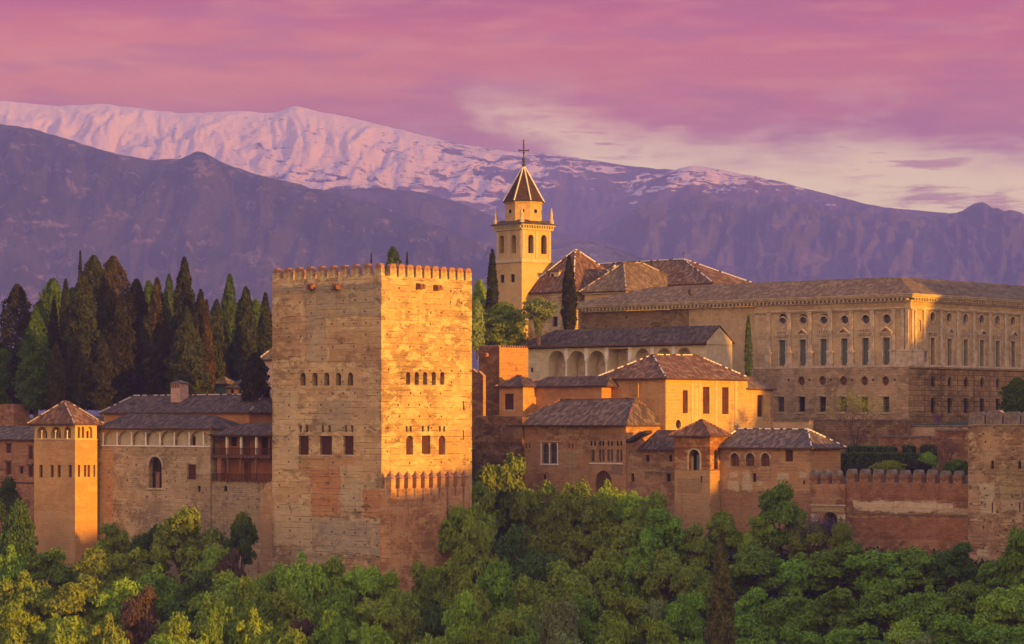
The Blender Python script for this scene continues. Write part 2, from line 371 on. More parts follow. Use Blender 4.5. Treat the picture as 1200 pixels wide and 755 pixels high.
def make_window(bd, side, plane, c, w, z0, z1, depth, style, kind, parent=None, label=None):
    """A window, shutter, door or infill set back in its opening."""
    mb = MB(); mats = [M['dark'], M['wood']]
    def q(u, d, z):     # u along wall, d behind the wall plane
        return (u, plane + d, z) if side == 'L' else (plane - d, u, z)
    def bar(u0, u1, d0, d1, za, zb, mi):
        if side == 'L': mb.box(u0, u1, plane + d0, plane + d1, za, zb, mi)
        else: mb.box(plane - d1, plane - d0, u0, u1, za, zb, mi)
    a, b = c - w / 2, c + w / 2
    name = 'window'
    if style == 'dark':
        bar(a, b, depth, depth + .05, z0, z1, 0)
    elif style == 'lattice':
        mats = [M['shutter'], M['wood']]
        bar(a, b, depth, depth + .05, z0, z1, 0)
        n = max(2, int(w / .35))
        for i in range(1, n): bar(a + w * i / n - .025, a + w * i / n + .025, depth - .05, depth, z0, z1, 1)
        n = max(2, int((z1 - z0) / .45))
        for i in range(1, n): bar(a, b, depth - .04, depth - .002, z0 + (z1 - z0) * i / n - .02, z0 + (z1 - z0) * i / n + .02, 1)
    elif style == 'shut':
        mats = [M['wood'], M['woodl']]; name = 'shutter'
        bar(a, b, depth, depth + .05, z0, z1, 0)
        bar(c - .03, c + .03, depth - .05, depth, z0, z1, 1)
        bar(a, b, depth - .04, depth - .002, (z0 + z1) / 2 - .04, (z0 + z1) / 2 + .04, 1)
    elif style == 'green':
        mats = [M['green'], M['wood']]; name = 'shutter'
        bar(a, b, depth, depth + .05, z0, z1, 0)
        bar(c - .03, c + .03, depth - .05, depth, z0, z1, 0)
        n = max(2, int((z1 - z0) / .7))
        for i in range(1, n): bar(a + .05, b - .05, depth - .03, depth - .002, z0 + (z1 - z0) * i / n - .03, z0 + (z1 - z0) * i / n + .03, 0)
    elif style == 'glass':
        mats = [M['glass'], M['woodl']]
        bar(a, b, depth, depth + .05, z0, z1, 0)
        bar(c - .03, c + .03, depth - .05, depth, z0, z1, 1)
        bar(a, b, depth - .04, depth - .002, (z0 + z1) / 2 - .04, (z0 + z1) / 2 + .04, 1)
    elif style == 'cream':
        mats = [M['cream'], M['wood']]; name = 'arch_infill'
        bar(a, b, depth, depth + .05, z0, z1, 0)
    elif style == 'deep':
        mats = [M['stone'], M['dark']]; name = 'gallery_back'
        bar(a, b, depth, depth + .05, z0, z1, 0)
    elif style == 'ochre':
        mats = [M['gold'], M['shutter'], M['dark']]; name = 'gallery_back'
        bar(a, b, depth, depth + .05, z0, z1, 0)
        bar(c - w * .22, c + w * .22, depth - .04, depth - .002, z0, z0 + (z1 - z0) * .62, 2)
    o = mb.build(name, mats, bd.root if parent is None else parent)
    if label: o['label'] = label
    return o

def box_walls(bd, x0, x1, y0, y1, z0, z1, mat, Lo=(), Ro=(), name='wall', top=True, zl=None):
    """Four walls with real openings in the two seen sides. Openings: (photo px centre, px width, py top, py bottom, kind, style[, depth])."""
    mb = MB()
    for side, lst in (('L', Lo), ('R', Ro)):
        plane = y0 if side == 'L' else x1
        a, b = (x0, x1) if side == 'L' else (y0, y1)
        def q(u, z, d=0.0): return (u, plane + d, z) if side == 'L' else (plane - d, u, z)
        holes = []
        for op in lst:
            pc, pw, pt, pb, kind, style = op[:6]; depth = op[6] if len(op) > 6 else 0.35
            f = (lambda p: bd.xs(p, plane)) if side == 'L' else (lambda p: bd.ys(p, plane))
            ua, ub = f(pc - pw / 2), f(pc + pw / 2); c, w_ = (ua + ub) / 2, abs(ub - ua)
            zt = bd.z(pt, c, plane) if side == 'L' else bd.z(pt, plane, c)
            zb = bd.z(pb, c, plane) if side == 'L' else bd.z(pb, plane, c)
            c = min(max(c, a + w_ / 2 + .05), b - w_ / 2 - .05)
            ol = outline(c, w_, zb, zt, kind); holes.append(ol)
            for i in range(len(ol)):
                j = (i + 1) % len(ol)
                if side == 'L': mb.poly([q(*ol[j]), q(*ol[i]), q(*ol[i], depth), q(*ol[j], depth)])
                else: mb.poly([q(*ol[j]), q(*ol[i]), q(*ol[i], depth), q(*ol[j], depth)])
            if style: make_window(bd, side, plane, c, w_, zb, zt, depth, style, kind, label=op[7] if len(op) > 7 else None)
        outer = [(a, z0), (b, z0), (b, z1), (a, z1)]
        if not holes: mb.poly([q(*p) for p in outer])
        else:
            loops = [outer] + holes; pts, eds = [], []
            for l in loops:
                k = len(pts); pts += [Vector(p) for p in l]; eds += [(k + i, k + (i + 1) % len(l)) for i in range(len(l))]
            vo, eo, fo = delaunay_2d_cdt(pts, eds, [], 0, 1e-5)[:3]
            def inside(px_, py_, poly):
                c_ = False
                for i in range(len(poly)):
                    (xa_, ya_), (xb_, yb_) = poly[i], poly[i - 1]
                    if (ya_ > py_) != (yb_ > py_) and px_ < (xb_ - xa_) * (py_ - ya_) / (yb_ - ya_) + xa_: c_ = not c_
                return c_
            for f_ in fo:
                P = [vo[i] for i in f_]; cx_, cy_ = sum(p.x for p in P) / len(P), sum(p.y for p in P) / len(P)
                if not inside(cx_, cy_, outer) or any(inside(cx_, cy_, h) for h in holes): continue
                if (P[1] - P[0]).cross(P[2] - P[0]) < 0: P = P[::-1]
                mb.poly([q(p.x, p.y) for p in P])
    mb.poly([(x1, y1, z0), (x0, y1, z0), (x0, y1, z1), (x1, y1, z1)])
    mb.poly([(x0, y1, z0), (x0, y0, z0), (x0, y0, z1), (x0, y1, z1)])
    if top: mb.poly([(x0, y0, z1), (x1, y0, z1), (x1, y1, z1), (x0, y1, z1)])
    return mb.build(name, mat, bd.root)

def roof(bd, x0, x1, y0, y1, ze, r1, r2, mat, oh=0.6, caps=True, name='roof', th=0.22, parent=None, gable_r=False, gable_l=False, capm=None):
    """Hipped (or gabled) tile roof: r1 and r2 are the ridge ends. Ridge and hip tiles are a sub-part."""
    X0, X1, Y0, Y1 = x0 - oh, x1 + oh, y0 - oh, y1 + oh
    mb = MB(); r1, r2 = Vector(r1), Vector(r2)
    fl, fr, br, bl = (Vector((X0, Y0, ze)), Vector((X1, Y0, ze)), Vector((X1, Y1, ze)), Vector((X0, Y1, ze)))
    alongx = abs(r1.x - r2.x) > abs(r1.y - r2.y)
    if (r1 - r2).length < .01:
        fs = [[fl, fr, r1], [fr, br, r1], [br, bl, r1], [bl, fl, r1]]; hips = [(fl, r1), (fr, r1), (br, r1), (bl, r1)]
    elif alongx:
        a, b = (r1, r2) if r1.x < r2.x else (r2, r1)
        fs = [[fl, fr, b, a], [fr, br, b], [br, bl, a, b], [bl, fl, a]]; hips = [(fl, a), (fr, b), (br, b), (bl, a), (a, b)]
    else:
        a, b = (r1, r2) if r1.y < r2.y else (r2, r1)
        fs = [[fl, fr, a], [fr, br, b, a], [br, bl, b], [bl, fl, a, b]]; hips = [(fl, a), (fr, a), (br, b), (bl, b), (a, b)]
    for f in fs: mb.poly(f, 0)
    d = Vector((0, 0, th))
    cs = [fl, fr, br, bl]
    for i in range(4):
        j = (i + 1) % 4; mb.poly([cs[i] - d, cs[j] - d, cs[j], cs[i]], 1)
    mb.poly([c - d for c in (bl, br, fr, fl)], 1)
    # rounded tile ends along the two seen eaves
    n = int((X1 - X0) / .56)
    for i in range(n):
        u = X0 + (i + .5) * (X1 - X0) / n; mb.box(u - .13, u + .13, Y0 - .09, Y0 - .005, ze - .12, ze + .04, 0)
    n = int((Y1 - Y0) / .56)
    for i in range(n):
        u = Y0 + (i + .5) * (Y1 - Y0) / n; mb.box(X1 + .005, X1 + .09, u - .13, u + .13, ze - .12, ze + .04, 0)
    o = mb.build(name, [mat, M['wood']], bd.root if parent is None else parent)
    if caps:
        cb = MB()
        for p, q in hips:
            L = (q - p).length
            if L < .2: continue
            n = max(1, int(L / .55))
            for i in range(n):
                a = p.lerp(q, i / n); b = p.lerp(q, (i + .82) / n)
                up = Vector((0, 0, .05))
                cb.tube(a + up, b + up, .15, .12, 5, 0 if random.random() < .62 else 1)
        cb.build('ridge_tiles', [capm or M['lime'], mat], o)
    return o
# ------------------------------------------------------------------ wall materials
TAN, TAN2, PALE = (0.40, 0.26, 0.155), (0.46, 0.31, 0.19), (0.55, 0.44, 0.31)
GREY, ROSE, BRICK = (0.34, 0.29, 0.25), (0.42, 0.20, 0.11), (0.30, 0.14, 0.085)
tile_grey = roof_mat('old_grey_roof_tile', (0.15, 0.105, 0.095), (0.23, 0.16, 0.14), (0.33, 0.25, 0.20), 1)
tile_red = roof_mat('old_red_roof_tile', (0.19, 0.095, 0.065), (0.29, 0.15, 0.095), (0.38, 0.25, 0.17), 2)
tile_dark = roof_mat('dark_roof_tile', (0.11, 0.075, 0.07), (0.16, 0.105, 0.09), (0.24, 0.16, 0.13), 3)
tile_tan = roof_mat('tan_roof_tile', (0.22, 0.15, 0.10), (0.30, 0.21, 0.14), (0.36, 0.27, 0.19), 4)

def merlon_mesh(name, w, d, h, kind, mats):
    mb = MB()
    if kind == 'pyr':
        mb.box(-w / 2, w / 2, -d / 2, d / 2, 0, h * .55, 0)
        e = .06; c = [(-w / 2 - e, -d / 2 - e), (w / 2 + e, -d / 2 - e), (w / 2 + e, d / 2 + e), (-w / 2 - e, d / 2 + e)]
        mb.box(-w / 2 - e, w / 2 + e, -d / 2 - e, d / 2 + e, h * .55, h * .6, 1)
        for i in range(4):
            j = (i + 1) % 4; mb.poly([(*c[i], h * .6), (*c[j], h * .6), (0, 0, h)], 1)
    else:
        mb.box(-w / 2, w / 2, -d / 2, d / 2, 0, h * .62, 0)
        k = [(-w / 2, h * .62), (w / 2, h * .62), (w / 2 * .86, h * .84), (w / 2 * .5, h), (-w / 2 * .5, h), (-w / 2 * .86, h * .84)]
        mb.prism(k, -d / 2, d / 2, 'y', 1)
    return mb.mesh(name, mats)

# ================================================================== the great square tower
T = BD('fortress_tower', 'massive square battlemented stone tower with one side in golden sunlight', 'tower', 447, 400)
x0 = T.xs(319); y1 = T.ys(553)
zt = T.z(323)
top_row = [(p, 6.5, 437, 452, 'arch', 'shut', .8) for p in (354.9, 368.9, 382.7, 396.5, 410.5)]
low_row = [(355.7, 12, 511, 533, 'rect', 'lattice', .55), (381.7, 14.5, 511, 533, 'rect', 'lattice', .55), (408.1, 12.5, 511, 533, 'rect', 'lattice', .55)]
sm = [(p, 3, 498.5, 506.5, 'arch', 'dark', .4) for p in (352, 359.5, 378, 386, 405, 412.5)]
top_r = [(p, 5, 436, 451, 'arch', 'shut', .8) for p in (478.3, 488.4, 498.2, 508.3, 518.3)]
low_r = [(480, 8, 510.5, 533, 'arch', 'lattice', .5), (499.3, 10, 510.5, 532, 'rect', 'lattice', .5), (518, 8, 510.5, 533, 'arch', 'lattice', .5)]
smr = [(p, 2.2, 499, 506, 'arch', 'dark', .4) for p in (476.5, 481.5, 495.5, 502, 515.5, 520.5)]
slr = [(543, 1.3, 470, 480, 'rect', 'dark', .4), (543, 1.3, 504, 516, 'rect', 'dark', .4)]
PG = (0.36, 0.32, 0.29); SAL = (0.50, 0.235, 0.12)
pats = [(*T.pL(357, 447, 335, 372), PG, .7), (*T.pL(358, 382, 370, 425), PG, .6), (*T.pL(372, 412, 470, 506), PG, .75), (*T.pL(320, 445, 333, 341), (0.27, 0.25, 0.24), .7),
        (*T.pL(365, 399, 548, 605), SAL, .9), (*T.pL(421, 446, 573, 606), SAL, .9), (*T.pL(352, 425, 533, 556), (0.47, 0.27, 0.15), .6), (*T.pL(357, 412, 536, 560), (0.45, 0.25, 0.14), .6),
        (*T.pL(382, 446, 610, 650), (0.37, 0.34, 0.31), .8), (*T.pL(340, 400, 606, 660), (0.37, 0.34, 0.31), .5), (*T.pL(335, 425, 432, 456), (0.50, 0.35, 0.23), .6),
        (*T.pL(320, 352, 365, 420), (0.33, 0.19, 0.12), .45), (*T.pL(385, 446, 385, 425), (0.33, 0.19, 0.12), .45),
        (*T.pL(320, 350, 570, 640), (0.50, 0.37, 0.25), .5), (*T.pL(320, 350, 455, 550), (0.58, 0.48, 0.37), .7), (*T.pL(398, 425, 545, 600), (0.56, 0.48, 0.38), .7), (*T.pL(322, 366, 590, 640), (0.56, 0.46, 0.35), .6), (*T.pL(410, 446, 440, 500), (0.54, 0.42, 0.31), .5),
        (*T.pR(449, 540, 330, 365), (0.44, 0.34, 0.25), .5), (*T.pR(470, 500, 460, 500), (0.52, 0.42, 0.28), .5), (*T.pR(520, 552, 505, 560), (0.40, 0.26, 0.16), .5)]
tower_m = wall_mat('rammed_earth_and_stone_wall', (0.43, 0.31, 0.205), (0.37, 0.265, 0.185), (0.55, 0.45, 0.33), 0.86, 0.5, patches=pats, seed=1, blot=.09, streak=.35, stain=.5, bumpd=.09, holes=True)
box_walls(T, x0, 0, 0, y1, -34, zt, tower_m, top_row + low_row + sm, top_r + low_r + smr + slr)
cap_m = flat('weathered_brick_cap', (0.24, 0.125, 0.085), .95, .4, 2)
mw = merlon_mesh('merlon', 1.38, .75, 1.85, 'round', [tower_m, cap_m])
nL = 10
for i in range(nL):
    inst(mw, 'merlon', T.root, (x0 + .75 + (abs(x0) - 1.5) * i / (nL - 1), .375, zt + .002 * (i % 3)))
nR = 11
for i in range(1, nR):
    inst(mw, 'merlon', T.root, (-.375, .72 + (y1 - 1.44) * i / (nR - 1), zt), math.pi / 2)
for i in range(nL):
    inst(mw, 'merlon', T.root, (x0 + .75 + (abs(x0) - 1.5) * i / (nL - 1) - (.0 if i else 0), y1 - .376, zt - .004))
for i in range(1, nR - 1):
    inst(mw, 'merlon', T.root, (x0 + .376, .72 + (y1 - 1.44) * i / (nR - 1), zt - .006), math.pi / 2)
for (p, yy) in ((367, 337), (396, 337)):
    mb = MB(); c = T.xs(p); z = T.z(yy, c)
    mb.box(c - .55, c - .1, -.9, -.01, z - .35, z + .3, 0, .08); mb.box(c + .12, c + .55, -.95, -.01, z - .3, z + .35, 0, .08); mb.box(c - .6, c + .6, -.6, -.012, z + .36, z + .55, 0, .04)
    mb.build('bracket', flat('burnt_brick', (0.17, 0.075, 0.045), .95, .4, 3), T.root)
for (p, yy) in ((490.5, 336.5), (511, 338)):
    mb = MB(); c = T.ys(p); z = T.z(yy, 0, c)
    mb.box(.01, 1.0, c - .6, c - .1, z - .35, z + .3, 0, .08); mb.box(.01, .9, c + .15, c + .6, z - .3, z + .32, 0, .08); mb.box(.012, .6, c - .6, c + .6, z + .34, z + .5, 0, .04)
    mb.build('bracket', _mc['burnt_brick'], T.root)
mb = MB()                                          # frames of carved plaster round the lower windows
for (p, pw) in ((355.7, 12), (381.7, 14.5), (408.1, 12.5)):
    a, b = T.xs(p - pw / 2 - 1), T.xs(p + pw / 2 + 1); zb = T.z(534, a); mb.box(a, b, -.09, -.003, zb - .12, zb, 0)
for (p, pw) in ((480, 8), (499.3, 10), (518, 8)):
    a, b = T.ys(p - pw / 2 - 1), T.ys(p + pw / 2 + 1); zb = T.z(533.6, 0, a); mb.box(.003, .09, a, b, zb - .12, zb, 0)
mb.build('window_sill', M['lime'], T.root)
# low broken buttress at the foot of the left edge
mb = MB(); xa = T.xs(303); zz = T.z(566, xa)
mb.prism([(xa, -34), (x0 - .003, -34), (x0 - .003, zz + 1), (x0 - .7, zz - .2), (x0 - 1.1, zz + .2), (xa + .5, zz - 1.2), (xa + .25, zz)], .2, 3.2, 'y')
mb.build('buttress', wall_mat('buttress_plaster', (0.44, 0.28, 0.18), (0.48, 0.35, 0.25), (0.34, 0.20, 0.13), .9, .3, seed=3), T.root)

# ================================================================== battlemented wall against the sunlit side
root = empty('battlement_wall', T.root.location.copy(), T.root.rotation_euler.z, 'narrow wall with pointed merlons against the sunlit side of the great tower', 'wall')
T2 = BD(None, '', '', 447, 400); T2.root = root
yE = T2.ys(551, 2.2) ; ztp = T2.z(573, 2.2)
mwall_m = wall_mat('rose_lift_wall', (0.42, 0.235, 0.145), (0.38, 0.20, 0.12), (0.47, 0.31, 0.20), .7, .55, seed=5, streak=.7, blot=.2)
box_walls(T2, .02, 2.2, -.3, yE, -34, ztp, mwall_m)
mpt = merlon_mesh('merlon', .92, 1.2, T2.z(552.5, 2.2) - ztp, 'pyr', [mwall_m, cap_m])
for i in range(10):
    inst(mpt, 'merlon', root, (1.59, .25 + (yE - .85) * i / 9, ztp), math.pi / 2)
mb = MB()                                          # dark drain slots running down below the gaps
for i in range(9):
    c = .25 + (yE - .85) * (i + .5) / 9; L = (1.2, 1.6, 1.2, 1.8, 1.1, 1.5, 9.5, 1.3, 4.0)[i]
    mb.box(2.2, 2.24, c - .16, c + .16, ztp - L, ztp - .01, 0)
mb.build('drain_stain', M['stoned'], root)

# ================================================================== lookout tower at the left
P = BD('lookout_tower', 'slender orange square tower with arcaded lookout room and pyramid roof at far left', 'tower', 88, 438)
x0 = P.xs(40); y1 = P.ys(114); zr = P.z(497.5)
zl = P.z(515)
box_walls(P, x0, 0, 0, y1, -34, zl, wall_mat('ochre_render', (0.50, 0.31, 0.17), (0.46, 0.28, 0.155), (0.54, 0.37, 0.22), 1.2, .12, seed=7, blot=.06, streak=.12, stain=.12, bumpd=.02,
          patches=[(*P.pR(100, 114, 575, 640), (0.42, 0.25, 0.15), .6), (*P.pL(42, 88, 600, 660), (0.47, 0.33, 0.22), .5)]),
          [(47.8, 4.2, 545, 559.5, 'rect', 'lattice'), (58.8 + 2, 4, 545, 559.5, 'rect', 'lattice'), (69, 4, 545, 559.5, 'rect', 'lattice'), (82, 4.2, 545, 559.5, 'rect', 'lattice')],
          [(92.6, 2.6, 545, 559, 'rect', 'lattice'), (99.8, 3, 545, 559, 'rect', 'lattice'), (104, 3, 545, 559, 'rect', 'lattice'), (110.5, 2, 545, 559, 'rect', 'lattice')])
box_walls(P, x0 + .05, -.05, .05, y1 - .05, zl, zr, wall_mat('arcade_render', (0.58, 0.40, 0.22), (0.54, 0.36, 0.2), (0.6, 0.46, 0.3), 1.2, .05, seed=8, stain=.1, streak=.1, bumpd=.02),
          [(49.2, 12, 500, 513.5, 'arch', 'ochre', 1.3), (65.3, 11.5, 500, 513.5, 'arch', 'ochre', 1.3), (79, 8.5, 500, 513.5, 'arch', 'ochre', 1.3)],
          [(92.2, 3.2, 500, 513.5, 'arch', 'ochre', .6), (97, 3.4, 500, 513.5, 'arch', 'ochre', .6), (104.8, 7, 500, 513.5, 'arch', 'ochre', .6)], name='arcade')
mb = MB()
mb.box(x0 - .08, .08, -.08, y1 + .08, zl - .12, zl + .02, 0)
mb.box(x0 - .1, .1, -.1, y1 + .1, zr - .18, zr + .03, 0)
mb.build('cornice', M['cream'], P.root)
for p in (49.2, 65.3, 79):
    mb = MB(); c = P.xs(p); mb.tube((c, -.02, zl), (c, -.02, zl + 1.3), .09, .07, 8); mb.box(c - .13, c + .13, -.14, .12, zl + 1.3, zl + 1.42)
    mb.build('column', M['stonew'], P.root)
cx, cy = x0 / 2, y1 / 2
roof(P, x0, 0, 0, y1, P.z(496.5), (cx, cy - .3, P.z(470.5, cx, cy)), (cx, cy + .3, P.z(470.5, cx, cy)), tile_red, .75)

# ================================================================== far-left house and ruin
F = BD('stone_house', 'pinkish stone house with small dark windows at the left edge of the photo', 'house', 46, 462)
x0 = F.xs(-40)
rose_m = wall_mat('rose_rubble', (0.33, 0.17, 0.12), (0.30, 0.16, 0.11), (0.38, 0.24, 0.17), .6, .4, brick=(.7, .35, .5), seed=11)
box_walls(F, x0, 0, 0, 9, -20, F.z(515), rose_m, [(10, 6, 520, 531, 'rect', 'lattice'), (10, 6, 542, 556, 'rect', 'lattice'), (36, 5, 523, 538, 'rect', 'lattice'), (36, 5, 546, 559, 'rect', 'lattice'), (25, 4, 548, 555, 'rect', 'dark')])
mb = MB()
for p, yy in ((10, 520), (10, 541), (36, 545), (25, 547)):
    c = F.xs(p); z = F.z(yy, c); mb.box(c - .8, c + .8, -.3, -.003, z + .02, z + .16)
mb.box(x0, 0, -.12, -.004, F.z(567), F.z(565.5))
mb.build('window_hood', M['wood'], F.root)
roof(F, x0, 0, 0, 9, F.z(515), (x0 + 3, 4.5, F.z(500, x0 / 2, 4.5)), (-5, 4.5, F.z(501, x0 / 2, 4.5)), tile_grey, .5, capm=M['stoned'])
Rn = BD('ruined_turret', 'broken brick turret stump rising behind the stone house at the left edge', 'ruin', 16, 476)
mb = MB(); x0 = Rn.xs(-10); z0 = Rn.z(505); zt = Rn.z(474)
mb.prism([(x0, -3), (0, -3), (0, zt), (-.8, zt - .2), (-1, zt - .9), (-1.8, zt - .7), (-2.1, zt + .1), (x0, zt - .1)], 0, 3.5, 'y')
mb.build('wall', rose_m, Rn.root)

# ================================================================== wall of arches left of the great tower
G = BD('arcaded_palace_wing', 'tan stone wing with a row of cream filled arches, left of the great tower', 'palace', 318, 416)
xa = G.xs(112); xb = G.xs(246.5); ze = G.z(502, (xa + xb) / 2)
gal_m = wall_mat('tan_palace_wall', (0.42, 0.32, 0.235), (0.37, 0.285, 0.215), (0.50, 0.41, 0.32), .62, .35, brick=(.6, .3, .35), seed=13, streak=.35, stain=.45, holes=True,
    patches=[(*G.pL(113, 133, 502, 640), (0.48, 0.30, 0.17), .7), (*G.pL(150, 240, 523, 533), (0.38, 0.25, 0.17), .5), (*G.pL(165, 200, 585, 640), (0.30, 0.24, 0.20), .5), (*G.pL(235, 318, 565, 640), (0.31, 0.26, 0.22), .65), (*G.pL(205, 245, 560, 585), (0.45, 0.33, 0.23), .5)])  # first patch paints the sunlit orange strip at the left end
ap = [(129, 15.4, 505.5, 522, 'arch', 'cream', .5), (146, 15, 505.5, 522, 'arch', 'cream', .5), (162.7, 14.8, 505.5, 522, 'arch', 'cream', .5), (179.3, 14.8, 505.5, 522, 'arch', 'cream', .5), (196, 14.8, 505.5, 522, 'arch', 'cream', .5), (212.8, 14.6, 505.5, 522, 'arch', 'cream', .5), (230.8, 14.6, 505.5, 522, 'arch', 'cream', .5)]
box_walls(G, xa, xb, 0, 8, -34, ze, gal_m, ap + [(181.7, 15.5, 535.5, 572, 'arch', None, .9), (224.5, 10, 544.5, 562, 'rect', 'lattice', .3), (233.3, 3.2, 569, 577, 'arch', 'dark', .3)])
mb = MB(); a, b = G.xs(181.7 - 7.75), G.xs(181.7 + 7.75); z0, z1 = G.z(572, a), G.z(535, a)
mb.box(a, b, .9, .95, z0, z1, 0); mb.box((a + b) / 2 - .06, (a + b) / 2 + .06, .8, .9, z0, z1, 1); mb.box(a, b, .8, .89, (z0 + z1) / 2 - .08, (z0 + z1) / 2 + .08, 1); mb.box((a * 2 + b) / 3, (a * 2 + b) / 3 + .9, .6, .8, z0, (z0 + z1) / 2, 2)
mb.build('window', [M['dark'], M['wood'], M['woodl']], G.root)
mb = MB()
c, r = (a + b) / 2, (b - a) / 2
pr = [(c + (r + .02) * math.cos(math.pi * i / 12), z1 - r + (r + .02) * math.sin(math.pi * i / 12)) for i in range(13)]
pr2 = [(c + (r + .35) * math.cos(math.pi * i / 12), z1 - r + (r + .35) * math.sin(math.pi * i / 12)) for i in range(13)]
for i in range(12): mb.prism([pr[i], pr2[i], pr2[i + 1], pr[i + 1]], -.05, -.004, 'y')
mb.box(a - .3, b + .3, -.18, -.004, z0 - .2, z0 - .02)
mb.build('arch_surround', M['stone'], G.root)
mb = MB(); a, b = G.xs(222.5), G.xs(226.5); mb.box(a, b, .44, .49, G.z(522, a), G.z(511.5, a)); mb.build('door', M['dark'], G.root)
mb = MB()
for p in (121.2, 137.5, 154.3, 171, 187.6, 204.4, 221.8, 238.4):
    c = G.xs(p); mb.box(c - .14, c + .14, -.06, -.004, G.z(522, c), G.z(508, c)); mb.box(c - .2, c + .2, -.1, -.005, G.z(508, c), G.z(507, c))
mb.box(xa + 1.5, xb, -.1, -.004, G.z(523.4, (xa + xb) / 2), G.z(522, (xa + xb) / 2))
mb.build('pilaster', M['stonew'], G.root)
roof(G, xa + .4, xb, 0, 8, ze, (xa + 3.5, 4, G.z(484.5, (xa + xb) / 2, 4)), (xb - 3, 4, G.z(487, xb, 4)), tile_dark, .55, caps=False)
# lower wall continuing to the tower, balconies above
xc = -.2; zb = G.z(563.5, (xb + xc) / 2)
box_walls(G, xb, xc, .25, 8, -34, zb, gal_m, [(264.3, 4, 569, 576, 'arch', 'dark', .3)], name='lower_wall')
Bc = BD(None, '', '', 318, 416)
Bc.root = empty('balcony_house', G.root.location.copy(), G.root.rotation_euler.z, 'house with two storeys of dark timber balconies beside the great tower', 'house')
ze2 = G.z(509.5, (xb + xc) / 2)
box_walls(Bc, xb + .02, xc, 2.3, 7.9, zb + .01, ze2, wall_mat('red_brown_render', (0.30, 0.13, 0.075), (0.26, 0.11, 0.065), (0.34, 0.17, 0.1), 1.3, .1, seed=15, bumpd=.02),
          [(274, 7, 513, 523, 'rect', 'dark', .3), (262, 7, 540, 556, 'rect', 'shut', .3), (289, 8, 514, 533, 'rect', 'shut', .3), (310, 8, 513, 533, 'rect', 'dark', .3), (290, 8, 541, 563, 'rect', 'shut', .3)])
def zz(p): return G.z(p, (xb + xc) / 2, .3)
for k, (za, zbn) in enumerate(((zz(533.5), zz(537)), (zz(563.4), zz(564.6)))):
    mb = MB(); mb.box(xb + .05, xc, .1, 2.29, zbn, za, 0)
    for i in range(16): c = xb + .4 + (xc - xb - .8) * i / 15; mb.box(c - .07, c + .07, -.12, .09, zbn, zbn + .18, 1)
    mb.build('balcony_floor', [M['wood'], M['woodl']], Bc.root)
for k, (zr0, zr1) in enumerate(((zz(533.4), zz(525)), (zz(563.3), zz(555)))):
    mb = MB(); mb.box(xb + .1, xc, .24, .32, zr1 - .09, zr1, 0)
    n = 44
    for i in range(n): c = xb + .15 + (xc - xb - .2) * i / (n - 1); mb.box(c - .03, c + .03, .25, .31, zr0, zr1 - .09, 0)
    mb.build('railing', M['shutter'], Bc.root)
for (p, ya, yb, wd, mt) in ((265.5, 512, 533, .16, 'stonew'), (282.2, 512, 533, .16, 'stonew'), (300, 512, 533, .16, 'stonew'), (250, 512, 533, .14, 'wood'), (316, 512, 533, .14, 'wood'),
                            (257, 537, 563, .42, 'rust'), (266.5, 537, 563, .13, 'woodl'), (281.5, 537, 563, .13, 'woodl'), (299.5, 537, 563, .13, 'woodl')):
    c = G.xs(p, .4); mb = MB(); z0, z1 = G.z(yb, c, .4) + .01, G.z(ya, c, .4)
    mb.box(c - wd, c + wd, .36, .36 + 2 * wd, z0, z1, 0); mb.box(c - wd * 1.7, c + wd * 1.7, .34, .38 + 2 * wd, z1, z1 + .18, 0)
    mb.build('post', M[mt], Bc.root)
mb = MB(); mb.box(xb + .05, xc, .3, .6, ze2 - .35, ze2 - .05); mb.build('beam', M['wood'], Bc.root)
roof(Bc, xb + .3, xc, .3, 7.9, ze2 + .02, (xb + 3.5, 4, Bc.z(496, -5, 4)), (xc - 1, 4, Bc.z(494.5, -5, 4)), tile_dark, .5, caps=False)

# ================================================================== hall behind with chimney
K = BD('tiled_hall', 'long hall with broad grey brown tiled roof and salmon walls behind the arcaded wing', 'hall', 292, 432)
xa, xm = K.xs(176), K.xs(247)
salm = wall_mat('salmon_render', (0.48, 0.23, 0.13), (0.46, 0.22, 0.12), (0.5, 0.3, 0.2), 1.5, .05, seed=17, stain=.15, streak=.2, bumpd=.02, patches=[(*K.pL(176, 246.5, 480, 505), (0.46, 0.28, 0.20), .9)])
ze = K.z(483.5, xa / 2)
box_walls(K, K.xs(122), 0, 0, 11, -10, ze, salm)
roof(K, K.xs(122), 0, 0, 11, ze, (K.xs(157, 5.5), 5.5, K.z(463.5, xa, 5.5)), (-2.5, 5.5, K.z(462.5, -3, 5.5)), tile_dark, .6)
c = K.xs(211, 4); mb = MB(); z0 = K.z(469, c, 4); z1 = K.z(449.5, c, 4)
mb.box(c - 1.15, c + 1.15, 3, 4.8, z0 - 1, z1, 0)
ch = mb.build('chimney', flat('chimney_render', (0.42, 0.27, 0.2), .9, .15), K.root)
mb = MB()
for i in range(5): mb.box(c - .95 + i * .42, c - .75 + i * .42, 2.96, 2.995, z1 - .75, z1 - .15)
mb.build('vent', M['shutter'], ch)
mb = MB(); e = .3
for a, b in (((c - 1.15 - e, 3 - e), (c + 1.15 + e, 3 - e)), ((c + 1.15 + e, 3 - e), (c + 1.15 + e, 4.8 + e)), ((c + 1.15 + e, 4.8 + e), (c - 1.15 - e, 4.8 + e)), ((c - 1.15 - e, 4.8 + e), (c - 1.15 - e, 3 - e))):
    mb.poly([(*a, z1 + .01), (*b, z1 + .01), (c, 3.9, z1 + .6)])
mb.poly([(c - 1.45, 5.1, z1), (c + 1.45, 5.1, z1), (c + 1.45, 2.7, z1), (c - 1.45, 2.7, z1)])
mb.build('chimney_cap', tile_grey, ch)
